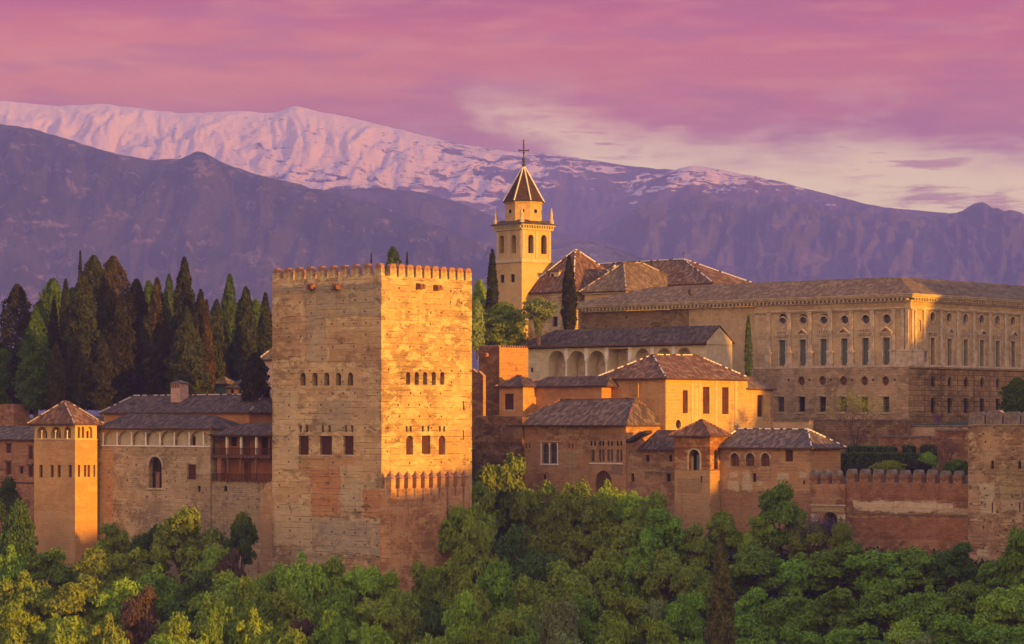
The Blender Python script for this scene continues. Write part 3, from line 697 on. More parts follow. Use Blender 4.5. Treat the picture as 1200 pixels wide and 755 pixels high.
c = K.xs(161, 3); mb = MB(); z0 = K.z(479, c, 3); mb.box(c - .8, c + .6, 2.4, 4.6, z0 - .8, z0 + .7, 0); mb.prism([(c - 1.2, z0 + .72), (c + 1.0, z0 + .72), (c, z0 + 1.15)], 2.2, 4.8, 'y', 1)
mb.box(c - .35, c + .2, 2.36, 2.395, z0, z0 + .5, 2)
mb.build('dormer', [flat('chimney_render', (0.42, 0.27, 0.2)), tile_dark, M['dark']], K.root)

N = BD('pavilion', 'little pavilion with two arched windows and grey roof behind the tiled hall', 'pavilion', 290, 475)
xa = N.xs(266); ze = N.z(454)
box_walls(N, xa, 0, 0, 4, -3, ze, salm, [(272, 4, 456, 462, 'arch', 'dark'), (281, 4, 456, 462, 'arch', 'dark')])
roof(N, xa, 0, 0, 4, ze, (xa + 1.6, 2, N.z(444.5, xa / 2, 2)), (-1.4, 2, N.z(444.5, xa / 2, 2)), tile_dark, .4, caps=False)
N2 = BD('garden_hut', 'small hut with pinkish hipped roof beside the little pavilion among cypresses', 'hut', 266, 482)
xa = N2.xs(251); ze = N2.z(450)
box_walls(N2, xa, 0, 0, 3, -3, ze, flat('pale_green_wall', (0.10, 0.18, 0.14)))
roof(N2, xa, 0, 0, 3, ze, (xa + .5, 1.5, N2.z(440.5, xa, 1.5)), (xa + .9, 1.5, N2.z(440.5, xa, 1.5)), tile_tan, .3, caps=False)
N3 = BD('hipped_house', 'pale house with hipped roof half hidden behind the upper left edge of the great tower', 'house', 330, 448)
xa = N3.xs(307); ze = N3.z(421)
box_walls(N3, xa, 0, 0, 7, -5, ze, flat('pale_pink_render', (0.45, 0.32, 0.25)))
roof(N3, xa, 0, 0, 7, ze, (xa / 2 - .1, 3.5, N3.z(396, xa / 2, 3.5)), (xa / 2 + .1, 3.5, N3.z(396, xa / 2, 3.5)), tile_tan, .5)

# ================================================================== block and rubble right of the great tower
Rb = BD('brick_tower_block', 'plain windowless block with shaded front and sunlit orange side, right of the great tower', 'tower', 585, 455)
xa = Rb.xs(561); y1 = Rb.ys(619); ztb = Rb.z(407)
rb_m = wall_mat('brown_brick_wall', (0.24, 0.12, 0.075), (0.22, 0.11, 0.07), (0.30, 0.17, 0.10), .5, .4, brick=(.55, .25, .4), seed=19, patches=[(0, 20, -20, 40, (0.50, 0.30, 0.14), .96)], rag=.05)  # orange patch paints sun on the right side, front keeps its shade brown
box_walls(Rb, xa, 0, 0, y1, -20, ztb, rb_m)
mb = MB()
for i in range(9): c = xa + .2 + (-xa - .4) * i / 8; mb.box(c - .12, c + .12, .05, .4, ztb, ztb + .35)
for i in range(12): c = .4 + (y1 - .7) * i / 11; mb.box(-.4, -.04, c - .12, c + .12, ztb, ztb + .35)
mb.build('coping', cap_m, Rb.root)
mb = MB(); c = Rb.xs(571); z = Rb.z(416, c); mb.box(c - .35, c + .3, -.5, -.01, z - .35, z + .35, 0, .06); mb.build('bracket', M['rust'], Rb.root)
Rs = BD('wall_stub', 'low dark brick wall stub in the gap between the great tower and the plain block', 'wall', 566, 450)
mb = MB(); xa = Rs.xs(548); z1 = Rs.z(432)
mb.prism([(xa, -25), (0, -25), (0, z1 - 1.2), (-1, z1 - .4), (-1.3, z1 - .8), (-2.4, z1), (xa, z1)], 0, .7, 'y')
mb.build('wall', rb_m, Rs.root)
Rw = BD('rubble_wall', 'rough dark rubble wall between the great tower and the low tiled palace', 'wall', 612, 443.5)
mb = MB(); xa = Rw.xs(540); zt = Rw.z(489)
random.seed(5)
pr = [(xa, -34), (0, -34), (0, zt)] + [(xa * t, zt + random.uniform(-.35, .35)) for t in (.12, .25, .37, .5, .62, .74, .86)] + [(xa, zt + .3)]
mb.prism(pr, 0, 2.2, 'y')
mb.build('wall', wall_mat('dark_rubble', (0.24, 0.13, 0.09), (0.19, 0.105, 0.075), (0.36, 0.24, 0.17), .4, .35, brick=(.8, .4, .4), seed=21, stain=.8, bumpd=.2, blot=.25), Rw.root)

# ================================================================== chain of low houses
Q = BD('corner_house', 'small ochre house with one shuttered window in front of the plain windowless block', 'house', 613, 448)
xa = Q.xs(585); yb = Q.ys(627); ze = Q.z(452.5)
och_m = wall_mat('orange_render', (0.47, 0.25, 0.12), (0.42, 0.22, 0.115), (0.50, 0.31, 0.18), 1.2, .15, seed=23, stain=.25, streak=.3, bumpd=.03, patches=[(*Q.pL(627, 705, 450, 500), (0.42, 0.21, 0.13), .4)])
box_walls(Q, xa, 0, 0, yb + .2, -12, ze, och_m, [(596.3, 11, 461.5, 480, 'rect', 'lattice', .35)])
mb = MB(); a, b = Q.xs(590), Q.xs(603); mb.box(a, b, -.06, -.004, Q.z(482, a), Q.z(480.6, a)); mb.build('window_sill', M['lime'], Q.root)
roof(Q, xa, 0, 0, yb + 3, ze, (Q.xs(606, 3), 3, Q.z(440, 0, 3)), (Q.xs(608, 3), 3, Q.z(440, 0, 3)), tile_dark, .45, capm=M['rust'])
x2 = Q.xs(704, yb); zw = Q.z(452.2, x2 / 2, yb)
box_walls(Q, -.2, x2, yb + .21, yb + 5, -12, zw, och_m, name='rear_wall')
roof(Q, -1, x2 + 1, yb + .21, yb + 5, zw, (.5, yb + 2.6, Q.z(441, 5, yb + 2.6)), (x2, yb + 2.6, Q.z(441, 5, yb + 2.6)), tile_dark, .45, caps=False, name='rear_roof')

Tp = BD('palace_hall', 'tall ochre hall with three long shuttered windows and red hipped roof', 'palace', 780, 436)
xa = Tp.xs(700); y1 = Tp.ys(876); ze = Tp.z(443)
ph_m = wall_mat('ochre_hall_wall', (0.45, 0.26, 0.145), (0.41, 0.235, 0.135), (0.50, 0.33, 0.20), .55, .2, brick=(.5, .25, .22), seed=25, stain=.3, streak=.45, bumpd=.04,
    patches=[(*Tp.pR(781, 905, 443, 512), (0.58, 0.42, 0.24), .8), (*Tp.pR(814, 822, 446, 500), (0.62, 0.54, 0.40), .7), (*Tp.pL(708, 714, 462, 468), (0.55, 0.46, 0.36), .9), (*Tp.pL(737, 748, 447, 464), (0.36, 0.21, 0.14), .7)])  # first patch paints sunlight over the whole right side
rw = [(803, 6, 457.5, 484.5, 'rect', 'lattice', .4), (827.6, 7.6, 453.5, 485, 'rect', 'lattice', .4), (850, 7.6, 454, 485.5, 'rect', 'lattice', .4), (795, 6, 492, 503, 'oval', 'dark', .4)]
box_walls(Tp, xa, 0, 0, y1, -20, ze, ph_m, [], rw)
pl = MB()
for p in (811, 820, 839, 862): c = Tp.ys(p); pl.box(.003, .1, c - .28, c + .28, Tp.z(500, 0, c), Tp.z(446, 0, c))
pl.build('pilaster', M['cream'], Tp.root)
mb = MB(); c = Tp.xs(748.5); mb.tube((c, -.15, Tp.z(444, c)), (c, -.15, Tp.z(466, c)), .09); mb.build('drainpipe', M['gold'], Tp.root)
roof(Tp, xa, 0, 0, y1, ze, (xa / 2, 5.7, Tp.z(416, xa / 2, 5.7)), (xa / 2, 17.5, Tp.z(416.5, xa / 2, 17.5)), tile_red, .6, capm=M['stonew'])
T3 = BD('palace_annex', 'lower ochre annex with a single tall window continuing the palace hall to the right', 'annex', 780, 436)
ya, yb2 = T3.ys(876) + .02, T3.ys(908); zx = T3.z(455.5, 0, (ya + yb2) / 2)
box_walls(T3, -8, -.35, ya, yb2, -20, zx, ph_m, [], [(891, 7, 463, 488.5, 'rect', 'lattice', .4)])
roof(T3, -8, -.35, ya, yb2, zx, (-3.5, ya + .3, T3.z(441, -3.5, ya)), (-3.5, yb2 - 2.5, T3.z(442, -3.5, yb2)), tile_tan, .5, caps=False)

# ================================================================== white gallery building
Wg = BD('white_gallery', 'white gallery building with tall arches on slim columns and long dark roof', 'palace', 828, 470)
xa = Wg.xs(618); ze = Wg.z(402, xa / 2); zg = Wg.z(402)
zb = -6
wg_m = wall_mat('white_limewash', (0.60, 0.54, 0.48), (0.56, 0.50, 0.45), (0.64, 0.60, 0.55), 2, .05, seed=27, stain=.15, streak=.2, bumpd=.02, patches=[(*Wg.pL(634, 816, 400, 470), (0.56, 0.49, 0.41), .9)], rag=.02)
arches = [(652.4, 20, 411, 441, 'arch', 'deep', 2.6), (675.8, 20, 411, 441, 'arch', 'deep', 2.6), (699.2, 20, 411, 441, 'arch', 'deep', 2.6), (725.4, 25, 409, 441, 'rect', 'deep', 2.6),
          (752.8, 17, 408.5, 436, 'arch', 'deep', 1.6), (778, 17, 408, 436, 'arch', 'deep', 1.6), (801.5, 17, 407.5, 436, 'arch', 'deep', 1.6)]
yh = 7.4
box_walls(Wg, xa, 0, 0, yh, zb, ze, wg_m, [(623.2, 3, 431, 436.5, 'rect', 'dark', .3)] + arches)
for p in (664.1, 687.5, 711.3, 738.6, 765, 790):
    c = Wg.xs(p); mb = MB(); z0, z1 = Wg.z(441, c), Wg.z(424, c)
    mb.lathe(c, -.12, [(.24, z0), (.2, z0 + .2), (.17, z0 + .3), (.15, z1 - .2), (.24, z1), (.34, z1 + .3), (.34, z1 + .5)], 10)
    mb.box(c - .42, c + .42, -.14, -.003, z1 + .5, Wg.z(405, c))
    mb.build('column', M['stonew'], Wg.root)
for p in (640, 664.1, 687.5, 711.3, 738.6):
    pass
mb = MB(); mb.box(xa, 0, -.25, -.004, ze - .75, ze - .2, 0)
mb.build('eave_beam', M['wood'], Wg.root)
def rz_(t): return 0
mb = MB(); oh = .9; zr = Wg.z(381.5, -2, yh / 2)
xl, xr = Wg.xs(603, 0), .15; xr1 = Wg.xs(652, yh / 2)
A_, B_, C_, D_ = (xl, -oh, ze - .35), (xr, -oh, ze - .35), (xr, yh / 2, zr), (xr1, yh / 2, zr)
mb.poly([A_, B_, C_, D_], 0); mb.poly([(xr, yh + oh, ze - .35), (xl, yh + oh, ze - .35), D_, C_], 0); mb.poly([(xl, yh + oh, ze - .35), A_, D_], 0)
mb.poly([(xl, -oh, ze - .6), (xr, -oh, ze - .6), B_, A_], 1); mb.poly([(xr, -oh, ze - .6), (xr, yh / 2, zr - .25), C_, B_], 1); mb.poly([(xr, yh / 2, zr - .25), (xr, yh + oh, ze - .6), (xr, yh + oh, ze - .35), C_], 1)
mb.poly([(xl, yh + oh, ze - .6), (xr, yh + oh, ze - .6), (xr, -oh, ze - .6), (xl, -oh, ze - .6)], 1)
mb.build('roof', [tile_dark, M['wood']], Wg.root)
mb = MB(); mb.poly([(.004, -.02, ze - .45), (.004, yh, ze - .45), (.004, yh / 2, zr - .3)], 0); mb.poly([(.0, yh, ze), (.0, 0, ze), (.0, yh / 2, zr - .3)], 0)
mb.build('gable', M['cream'], Wg.root)
mb = MB(); y_a, y_b = .2, yh - .2; mb.poly([(.006, 0, zb), (.006, yh, zb), (.006, yh, ze - .46), (.006, 0, ze - .46)]); mb.build('end_wall', M['cream'], Wg.root)

# ================================================================== low tiled palace in front
D = BD('low_palace', 'low salmon brick palace with twin arched window under a wide grey roof', 'palace', 733.5, 430)
xa = D.xs(601); y1 = 11; ze = D.z(498, xa / 2)
dp_m = wall_mat('salmon_brick', (0.42, 0.235, 0.15), (0.37, 0.205, 0.13), (0.47, 0.31, 0.21), .5, .3, brick=(.45, .2, .4), seed=29, stain=.35, streak=.25, bumpd=.06,
    patches=[(*D.pL(664, 675, 530, 548), (0.48, 0.36, 0.25), .9), (*D.pL(690, 733, 498, 515), (0.33, 0.21, 0.15), .5), (*D.pL(655, 680, 503, 512), (0.50, 0.36, 0.22), .5), (*D.pL(716, 730, 545, 556), (0.24, 0.18, 0.15), .8), (*D.pL(604, 640, 505, 540), (0.46, 0.24, 0.12), .4)])
ow = [(639.3, 7.8, 519.5, 543, 'arch', 'glass', .4), (648.6, 7.8, 519.5, 543, 'arch', 'glass', .4)]
for p in (694.7, 703, 706.8, 713, 716.8, 723.7, 727.8): ow.append((p, 3.0 if p > 700 else 4, 527, 541, 'rect', 'glass', .35))
for p in (693, 697, 703, 706.8, 713, 716.8, 723.7, 727.8): ow.append((p, 2.4, 516.5, 522.5, 'arch', 'dark', .15))
for p in (616.5, 620.5, 667, 671): ow.append((p, 2.4, 519.5, 525, 'arch', 'shut', .12))
ow += [(638.2, 3.4, 555.5, 562, 'arch', 'dark', .3), (707, 19, 551.5, 585, 'arch', 'shut', .5)]
box_walls(D, xa, 0, 0, y1, -30, ze, dp_m, ow)
mb = MB()
for (pa, pb) in ((633.8, 634.8), (643.5, 644.5), (653, 654)):
    a, b = D.xs(pa), D.xs(pb); mb.box(a, b, -.07, -.004, D.z(543.5, a), D.z(519, a))
a, b = D.xs(631), D.xs(656.5); mb.box(a, b, -.12, -.005, D.z(518, a), D.z(516.8, a), 1); mb.box(D.xs(633), D.xs(655), -.09, -.006, D.z(545, a), D.z(543.6, a))
mb.build('window_frame', [M['stonew'], M['stone']], D.root); mb = MB()
mb.box(D.xs(691), D.xs(730), -.09, -.006, D.z(543, a), D.z(541.6, a)); mb.build('window_sill', [M['stonew'], M['stone']], D.root); mb = MB(); mb.box(D.xs(661), D.xs(678), -.07, -.006, D.z(530, a), D.z(529.2, a), 1)
mb.build('window_sill', [M['stonew'], M['stone']], D.root)
roof(D, xa, 0, 0, y1, ze, (D.xs(657, 5.5), 5.5, D.z(468.5, -10, 5.5)), (D.xs(743.5, 5.5), 5.5, D.z(467, -2, 5.5)), tile_grey, .6, capm=M['rust'])
D2 = BD('low_annex', 'small wing with tiny square windows between the low palace and chapel tower', 'annex', 733.5, 430)
x2 = D2.xs(791); ze2 = D2.z(527, x2 / 2)
dx_m = wall_mat('pinkish_lime_wall', (0.36, 0.22, 0.16), (0.33, 0.20, 0.145), (0.42, 0.29, 0.21), .5, .3, brick=(.5, .25, .35), seed=31, stain=.3, bumpd=.05)
box_walls(D2, .02, x2, .15, 6, -30, ze2, dx_m, [(741.4, 3.6, 554.5, 565, 'arch', 'dark', .3), (758.9, 4.2, 533.5, 541, 'rect', 'dark', .3), (785.8, 3.5, 533.5, 541, 'rect', 'dark', .3), (783.6, 4.6, 555.5, 564, 'rect', 'dark', .3)])
roof(D2, D2.xs(751), x2, .15, 6, ze2 + .05, (D2.xs(770, 3), 3.1, D2.z(504, x2 / 2, 3)), (x2 + 1, 3.1, D2.z(504, x2 / 2, 3)), tile_dark, .5, caps=False)
mb = MB(); a, b = D2.xs(735), D2.xs(757); mb.prism([(a, D2.z(519, a)), (b, D2.z(508, b)), (b, D2.z(504.5, b)), (a, D2.z(515.5, a))], -.3, 1.6, 'y', 0); mb.prism([(a + .1, D2.z(515.3, a)), (b - 1, D2.z(506, b)), (b - 1, D2.z(504.8, b)), (a + .1, D2.z(514.3, a))], -.1, 1.7, 'y', 1)
mb.build('lean_to', [tile_dark, M['lime']], D2.root)
mb = MB(); a, b = D2.xs(755), D2.xs(789); mb.box(a, b, .04, .145, D2.z(553.8, a), D2.z(552.8, a)); mb.build('string_course', M['stoned'], D2.root)

# ================================================================== chapel tower and long wing
E = BD('chapel_tower', 'small square brick tower with pyramid roof and one large arched window', 'tower', 832, 414.5)
xa = E.xs(790.5); yw = E.ys(844.5); y1 = 4.2; ze = E.z(510.5)
et_m = wall_mat('red_ochre_brick', (0.43, 0.21, 0.105), (0.37, 0.165, 0.085), (0.50, 0.32, 0.20), .5, .2, brick=(.4, .2, .35), seed=33, stain=.3, bumpd=.05,
    patches=[(-20, 20, -40, E.z(551.5), (0.50, 0.36, 0.25), .9), (*E.pL(794, 822, 560, 578), (0.30, 0.23, 0.17), .6), (*E.pL(797, 805, 540, 551), (0.52, 0.40, 0.3), .6)], rag=.12, fine=1.4)
box_walls(E, xa, 0, 0, y1, -30, ze, et_m, [(813.5, 12.5, 527, 551, 'arch', 'dark', 1.2), (822, 2, 558, 565, 'rect', 'dark', .3)], [(839, 4.4, 527, 550, 'arch', 'dark', .8)])
mb = MB(); c = E.xs(813.5); r = abs(E.xs(819.7) - E.xs(807.2)) / 2; z0, z1 = E.z(551, c), E.z(527, c)
for i in range(12):
    f = lambda rr, k: (c + rr * math.cos(math.pi * k / 12), z1 - r + rr * math.sin(math.pi * k / 12))
    mb.prism([f(r + .02, i), f(r + .3, i), f(r + .3, i + 1), f(r + .02, i + 1)], -.05, -.004, 'y')
mb.box(c - r - .3, c - r - .02, -.05, -.004, z0, z1 - r); mb.box(c + r + .02, c + r + .3, -.05, -.004, z0, z1 - r)
mb.build('arch_surround', M['stone'], E.root)
mb = MB(); mb.box(c + .1, c + r, .5, .58, z0, z1 - r * .8, 0); mb.box(c - r, c - r + .5, .5, .58, z0, z1 - r, 1); mb.build('door', [M['green'], M['gold']], E.root)
mb = MB(); mb.box(xa - .15, .15, -.15, y1, E.z(524.8), E.z(523.6)); mb.build('string_course', M['rust'], E.root)
roof(E, xa, 0, 0, y1, ze, (xa / 2 + .3, y1 / 2 - .1, E.z(492, xa / 2, y1 / 2)), (xa / 2 + .3, y1 / 2 + .1, E.z(492, xa / 2, y1 / 2)), tile_red, .65, capm=M['rust'])

Fw = BD('long_wing', 'long brick wing with three round headed windows right of the chapel tower', 'house', 950, 405.4)
xa = Fw.xs(844); y1 = Fw.ys(985); ze = Fw.z(524.5, xa / 2)
WP = (0.60, 0.52, 0.46)
fw_m = wall_mat('rose_brick_wing', (0.42, 0.26, 0.17), (0.39, 0.24, 0.16), (0.46, 0.32, 0.22), .5, .25, brick=(.45, .22, .4), seed=35, stain=.25, bumpd=.05, rag=.35,
    patches=[(*Fw.pL(844, 952, 575, 640), (0.34, 0.21, 0.15), .8), (*Fw.pL(855, 865, 553, 560), WP, .9), (*Fw.pL(853, 866, 564, 575), WP, .9), (*Fw.pL(870, 881, 553, 576), WP, .9), (*Fw.pL(887, 893, 564, 571), WP, .7), (*Fw.pL(911, 926, 554, 563), WP, .9), (*Fw.pL(936, 945, 553, 561), WP, .9), (*Fw.pR(950, 990, 515, 552), (0.50, 0.30, 0.16), .8)])  # last patch puts evening sun into the colour of the right end
box_walls(Fw, xa, 0, 0, y1, -30, ze, fw_m, [(861, 10, 531.5, 546.5, 'arch', 'shut', .5), (879, 10, 531, 546.5, 'arch', 'shut', .5), (896.8, 10, 531, 546.5, 'arch', 'shut', .5), (924.6, 9, 527.5, 541, 'rect', 'lattice', .4),
          (884, 4, 555, 565, 'rect', 'dark', .3), (942, 2.4, 563, 567.5, 'rect', 'dark', .3)])
mb = MB()
for p in (861, 879, 896.8):
    c = Fw.xs(p); r = abs(Fw.xs(p + 5) - Fw.xs(p - 5)) / 2; z1 = Fw.z(531.2, c)
    for i in range(10):
        f = lambda rr, k: (c + rr * math.cos(math.pi * k / 10), z1 - r + rr * math.sin(math.pi * k / 10))
        mb.prism([f(r + .02, i), f(r + .25, i), f(r + .25, i + 1), f(r + .02, i + 1)], -.05, -.004, 'y')
mb.build('arch_surround', M['stone'], Fw.root)
roof(Fw, xa - .3, 0, 0, y1, ze, (xa + .5, 4, Fw.z(503, xa / 2, 4)), (Fw.xs(947, 4.2), 4.2, Fw.z(503.5, -2, 4.2)), tile_grey, .6, capm=M['stonew'])

# ================================================================== crenellated wall with gate, right tower
J = BD('crenellated_wall', 'long red and white patched curtain wall with round topped brick merlons', 'wall', 1136, 387)
xg = J.xs(992); xa = J.xs(951); ztj = J.z(566, xg / 2)
RED = (0.31, 0.145, 0.09)
jw_m = wall_mat('red_patched_wall', (0.33, 0.18, 0.125), (0.28, 0.145, 0.10), (0.38, 0.24, 0.17), .42, .5, brick=(.6, .21, .35), seed=37, stain=.4, rag=.35, streak=.3,
    patches=[(*J.pL(985, 1140, 565, 584), RED, .65), (*J.pL(1000, 1118, 588, 601), (0.68, 0.58, 0.50), .95), (*J.pL(1095, 1140, 596, 604), (0.50, 0.42, 0.35), .7), (*J.pL(1000, 1140, 608, 632), (0.30, 0.13, 0.085), .6)])
box_walls(J, xg, 0, 0, 2, -34, ztj, jw_m)
jm = merlon_mesh('merlon', 1.42, 1.0, 1.95, 'round', [jw_m, M['stoned']])
for p in (996.5, 1012, 1027.5, 1043.4, 1059, 1074.8, 1090.6, 1106.5, 1122.2):
    c = J.xs(p); inst(jm, 'merlon', J.root, (c, .5, ztj), 0, (1, 1, random.uniform(.93, 1.03)))
mb = MB()
for p in (1004, 1020, 1035, 1051, 1067, 1082.6, 1098.5, 1114.4, 1130):
    c = J.xs(p); mb.box(c - .1, c + .1, -.05, -.004, ztj - random.uniform(.5, 1.3), ztj)
mb.build('drain_stain', M['stoned'], J.root)
mb = MB(); mb.box(xg, 0, -.14, -.003, J.z(603.5, xg / 2), J.z(602.7, xg / 2)); mb.build('string_course', M['stoned'], J.root)
Jg = BD('gate_wall', 'short wall section with stone framed arched gateway and three battered merlons', 'gate', 1136, 387)
ztg = Jg.z(567, xa)
box_walls(Jg, xa, xg - .02, -.35, 2, -34, ztg, wall_mat('rose_gate_wall', (0.36, 0.20, 0.14), (0.31, 0.17, 0.12), (0.41, 0.27, 0.2), .45, .4, brick=(.6, .22, .35), seed=39, patches=[(*J.pL(952, 991, 592, 601), (0.52, 0.42, 0.28), .95)], rag=.05),
          [(972.5, 17, 600, 640, 'arch', 'dark', 1.4)])
for p in (954.5, 967.5, 981):
    c = J.xs(p); inst(jm, 'merlon', Jg.root, (c, .2, ztg), 0, (.95, 1, 1.05))
mb = MB(); a, b = J.xs(951.5), J.xs(993); mb.box(a, b, -.5, -.354, J.z(592.5, a), J.z(590.8, a)); 
for p0, p1 in ((952, 961.5), (983.5, 992.5)):
    for k in range(6): mb.box(J.xs(p0) + (.12 if k % 2 else 0), J.xs(p1) - (.12 if k % 2 else 0), -.46, -.353, J.z(602 + k * 6.2 + 5.8, a), J.z(602 + k * 6.2, a))
mb.build('gate_frame', M['stone'], Jg.root)

U = BD('right_edge_tower', 'broad patched stone tower with worn parapet cut by the right edge of the photo', 'tower', 1262, 375.5)
xa = U.xs(1134.5); zt = U.z(497, xa / 2)
ut_m = wall_mat('weathered_patchwork_wall', (0.40, 0.28, 0.20), (0.34, 0.225, 0.16), (0.47, 0.36, 0.27), .55, .5, seed=41, holes=True, stain=.6, streak=.3, bumpd=.14, blot=.14,
    patches=[(*U.pL(1148, 1166, 568, 603), (0.58, 0.50, 0.43), .8), (*U.pL(1172, 1200, 570, 600), (0.50, 0.42, 0.34), .6), (*U.pL(1172, 1215, 545, 585), (0.35, 0.30, 0.14), .4), (*U.pL(1136, 1215, 497, 503), (0.5, 0.38, 0.28), .5), (*U.pL(1145, 1160, 643, 655), (0.55, 0.5, 0.45), .8), (*U.pL(1135, 1170, 610, 640), (0.38, 0.22, 0.16), .5)])
box_walls(U, xa, 0, 0, 16, -36, zt, ut_m, [(1163, 3.4, 539.5, 549.5, 'arch', 'dark', .4), (1194.8, 3.4, 539.5, 549.5, 'arch', 'dark', .4), (1163, 1.6, 589, 601, 'rect', 'dark', .3), (1195, 1.6, 589, 601, 'rect', 'dark', .3)])
pm = merlon_mesh('merlon', 2.6, 1.1, 1.95, 'round', [M['stoned'], M['stoned']])
for i in range(6): inst(pm, 'merlon', U.root, (xa + 1.33 + i * 2.85, .6, zt - .02), 0, (1, 1, .9 + .12 * (i % 2)))
mb = MB(); mb.box(xa - .02, 0, .45, 1.2, zt - .5, zt + 1.35); mb.box(xa - .06, 0, -.12, -.003, zt - .35, zt - .1); mb.build('parapet', M['stoned'], U.root)

# ================================================================== renaissance palace
V = BD('renaissance_palace', 'huge renaissance palace with pilasters, pediments and round windows beneath long tiled roof', 'palace', 1067, 470)
xL = V.xs(679); xm = V.xs(885); yR = 62.0
ztop = V.z(353)
ash_m = wall_mat('ashlar_upper', (0.46, 0.36, 0.27), (0.42, 0.33, 0.25), (0.50, 0.41, 0.32), .55, .15, brick=(1.3, .55, .25), seed=43, stain=.2, streak=.35, bumpd=.03)
rst_m = wall_mat('rusticated_stone', (0.43, 0.29, 0.18), (0.38, 0.255, 0.16), (0.46, 0.33, 0.22), .9, .2, brick=(1.7, .92, .9), seed=45, stain=.3, streak=.3, bumpd=.3)
low_m = wall_mat('small_ashlar_lower', (0.40, 0.295, 0.225), (0.36, 0.27, 0.205), (0.45, 0.34, 0.265), .45, .2, brick=(.8, .45, .45), seed=47, stain=.25, bumpd=.05)
rub_m = wall_mat('rough_rubble_high', (0.34, 0.235, 0.165), (0.29, 0.20, 0.145), (0.42, 0.32, 0.24), .5, .3, brick=(.9, .5, .4), seed=49, stain=.9, bumpd=.3)
pln_m = wall_mat('plain_smooth_stone', (0.44, 0.34, 0.26), (0.40, 0.31, 0.24), (0.48, 0.39, 0.31), .7, .15, brick=(1.4, .7, .15), seed=51, stain=.2, streak=.3, bumpd=.03)
zs = V.z(429.5)                                   # string course
bays = [917.3, 941.2, 965.6, 990.1, 1014.7, 1039.4]
ups = [(p, 9.4, 368, 379.5, 'round', 'glass', .5) for p in bays] + [(p, 8.2, 396.5, 428.6, 'rect', 'green', .45) for p in bays] + [(1057.3, 3.2, 374, 388, 'arch', 'deep', .3)]
rb0 = 1092.3; ysb = [V.ys(rb0)]; bay = V.ys(1111.8) - V.ys(rb0)
k = 1
while ysb[0] + bay * k < yR - 4: ysb.append(ysb[0] + bay * k); k += 1
def rpx(y): return 600 + FOC * V.Xw(0, y) / V.Yw(0, y)
def rw_(y, wd): return FOC * wd / V.Yw(0, y) * .656 * 1.0
upr = []
for y in ysb:
    p = rpx(y); upr += [(p, 6.8 * V.Y0 / V.Yw(0, y), 366, 377, 'round', 'glass', .5)]
def rect_ops(style_list):
    pass
# openings on the right side are set by local y; convert heights with the near corner's scale
class _O: pass
def rop(y, wd, pa, pb, kind, style, dep=.45):
    f = V.Y0 / V.Yw(0, y)
    p0, p1 = 600 + FOC * V.Xw(0, y - wd / 2) / V.Yw(0, y - wd / 2), 600 + FOC * V.Xw(0, y + wd / 2) / V.Yw(0, y + wd / 2)
    return ((p0 + p1) / 2, p1 - p0, HZ - (HZ - pa) * f, HZ - (HZ - pb) * f, kind, style, dep)
upr, lowr = [], []
for i, y in enumerate(ysb):
    upr += [rop(y, 1.6, 364.5, 376, 'round', 'glass', .5), rop(y, 1.45, 395.5, 428.3, 'rect', 'green', .45)]
    lowr += [rop(y + .35, 1.35, 440, 454.5, 'round', 'dark', .4), rop(y + .35, 1.5, 466, 484, 'rect', 'dark', .4)]
upr.append(rop(V.ys(1078), .8, 374, 388, 'arch', 'deep', .3))
box_walls(V, xm, 0, 0, yR, zs, ztop, ash_m, ups, upr, name='upper_wall')
lows = [(p, 8.4, 441, 452, 'round', 'shut', .5) for p in (938.8, 963.6, 988.3, 1013, 1037.6)] + [(p, 7.6, 465.5, 482.5, 'rect', 'glass' if i == 0 else 'dark', .5) for i, p in enumerate((915, 939.4, 964, 988.6, 1013, 1038.4))]
box_walls(V, xm, -.02, -.6 + .0, 4, -4, zs - .02, low_m, lows, [], name='lower_wall', top=True)
box_walls(V, -.5, .1, -.58, yR, -4, zs - .02, rst_m, [], lowr, name='rusticated_wall')
box_walls(V, V.xs(806), xm - .02, .35, 5, -4, ztop, pln_m, name='plain_wall')
box_walls(V, xL, V.xs(806) - .02, .5, 6, -4, ztop, rub_m, name='rubble_wall_section')
# cornice, frieze and dentils
def band(mb, pa, pb, out, xa=xm, mi=0, yr=yR, off=.0):
    za, zb = V.z(pb), V.z(pa)
    mb.box(xa, out, -out - off, -.003 - off, za, zb, mi); mb.box(.003, out, -.002, yr, za, zb, mi)
mb = MB()
band(mb, 344.8, 347.2, 1.15, xL); band(mb, 347.3, 349, .85, xL); band(mb, 351.6, 352.9, .35, xL)
band(mb, 359.5, 361.2, .38); band(mb, 361.3, 362.4, .25)
band(mb, 427.3, 429.6, .55); band(mb, 429.7, 431.2, .3)
mb.build('cornice', M['stone'], V.root)
mb = MB(); za, zb = V.z(351.5), V.z(349.1)
n = int(-xL / .85)
for i in range(n): c = xL + .4 + i * (-xL) / n; mb.box(c - .2, c + .2, -.8, -.003, za, zb)
n = int(yR / .85)
for i in range(n): c = .3 + i * yR / n; mb.box(.003, .8, c - .2, c + .2, za, zb)
mb.build('dentils', M['stone'], V.root)
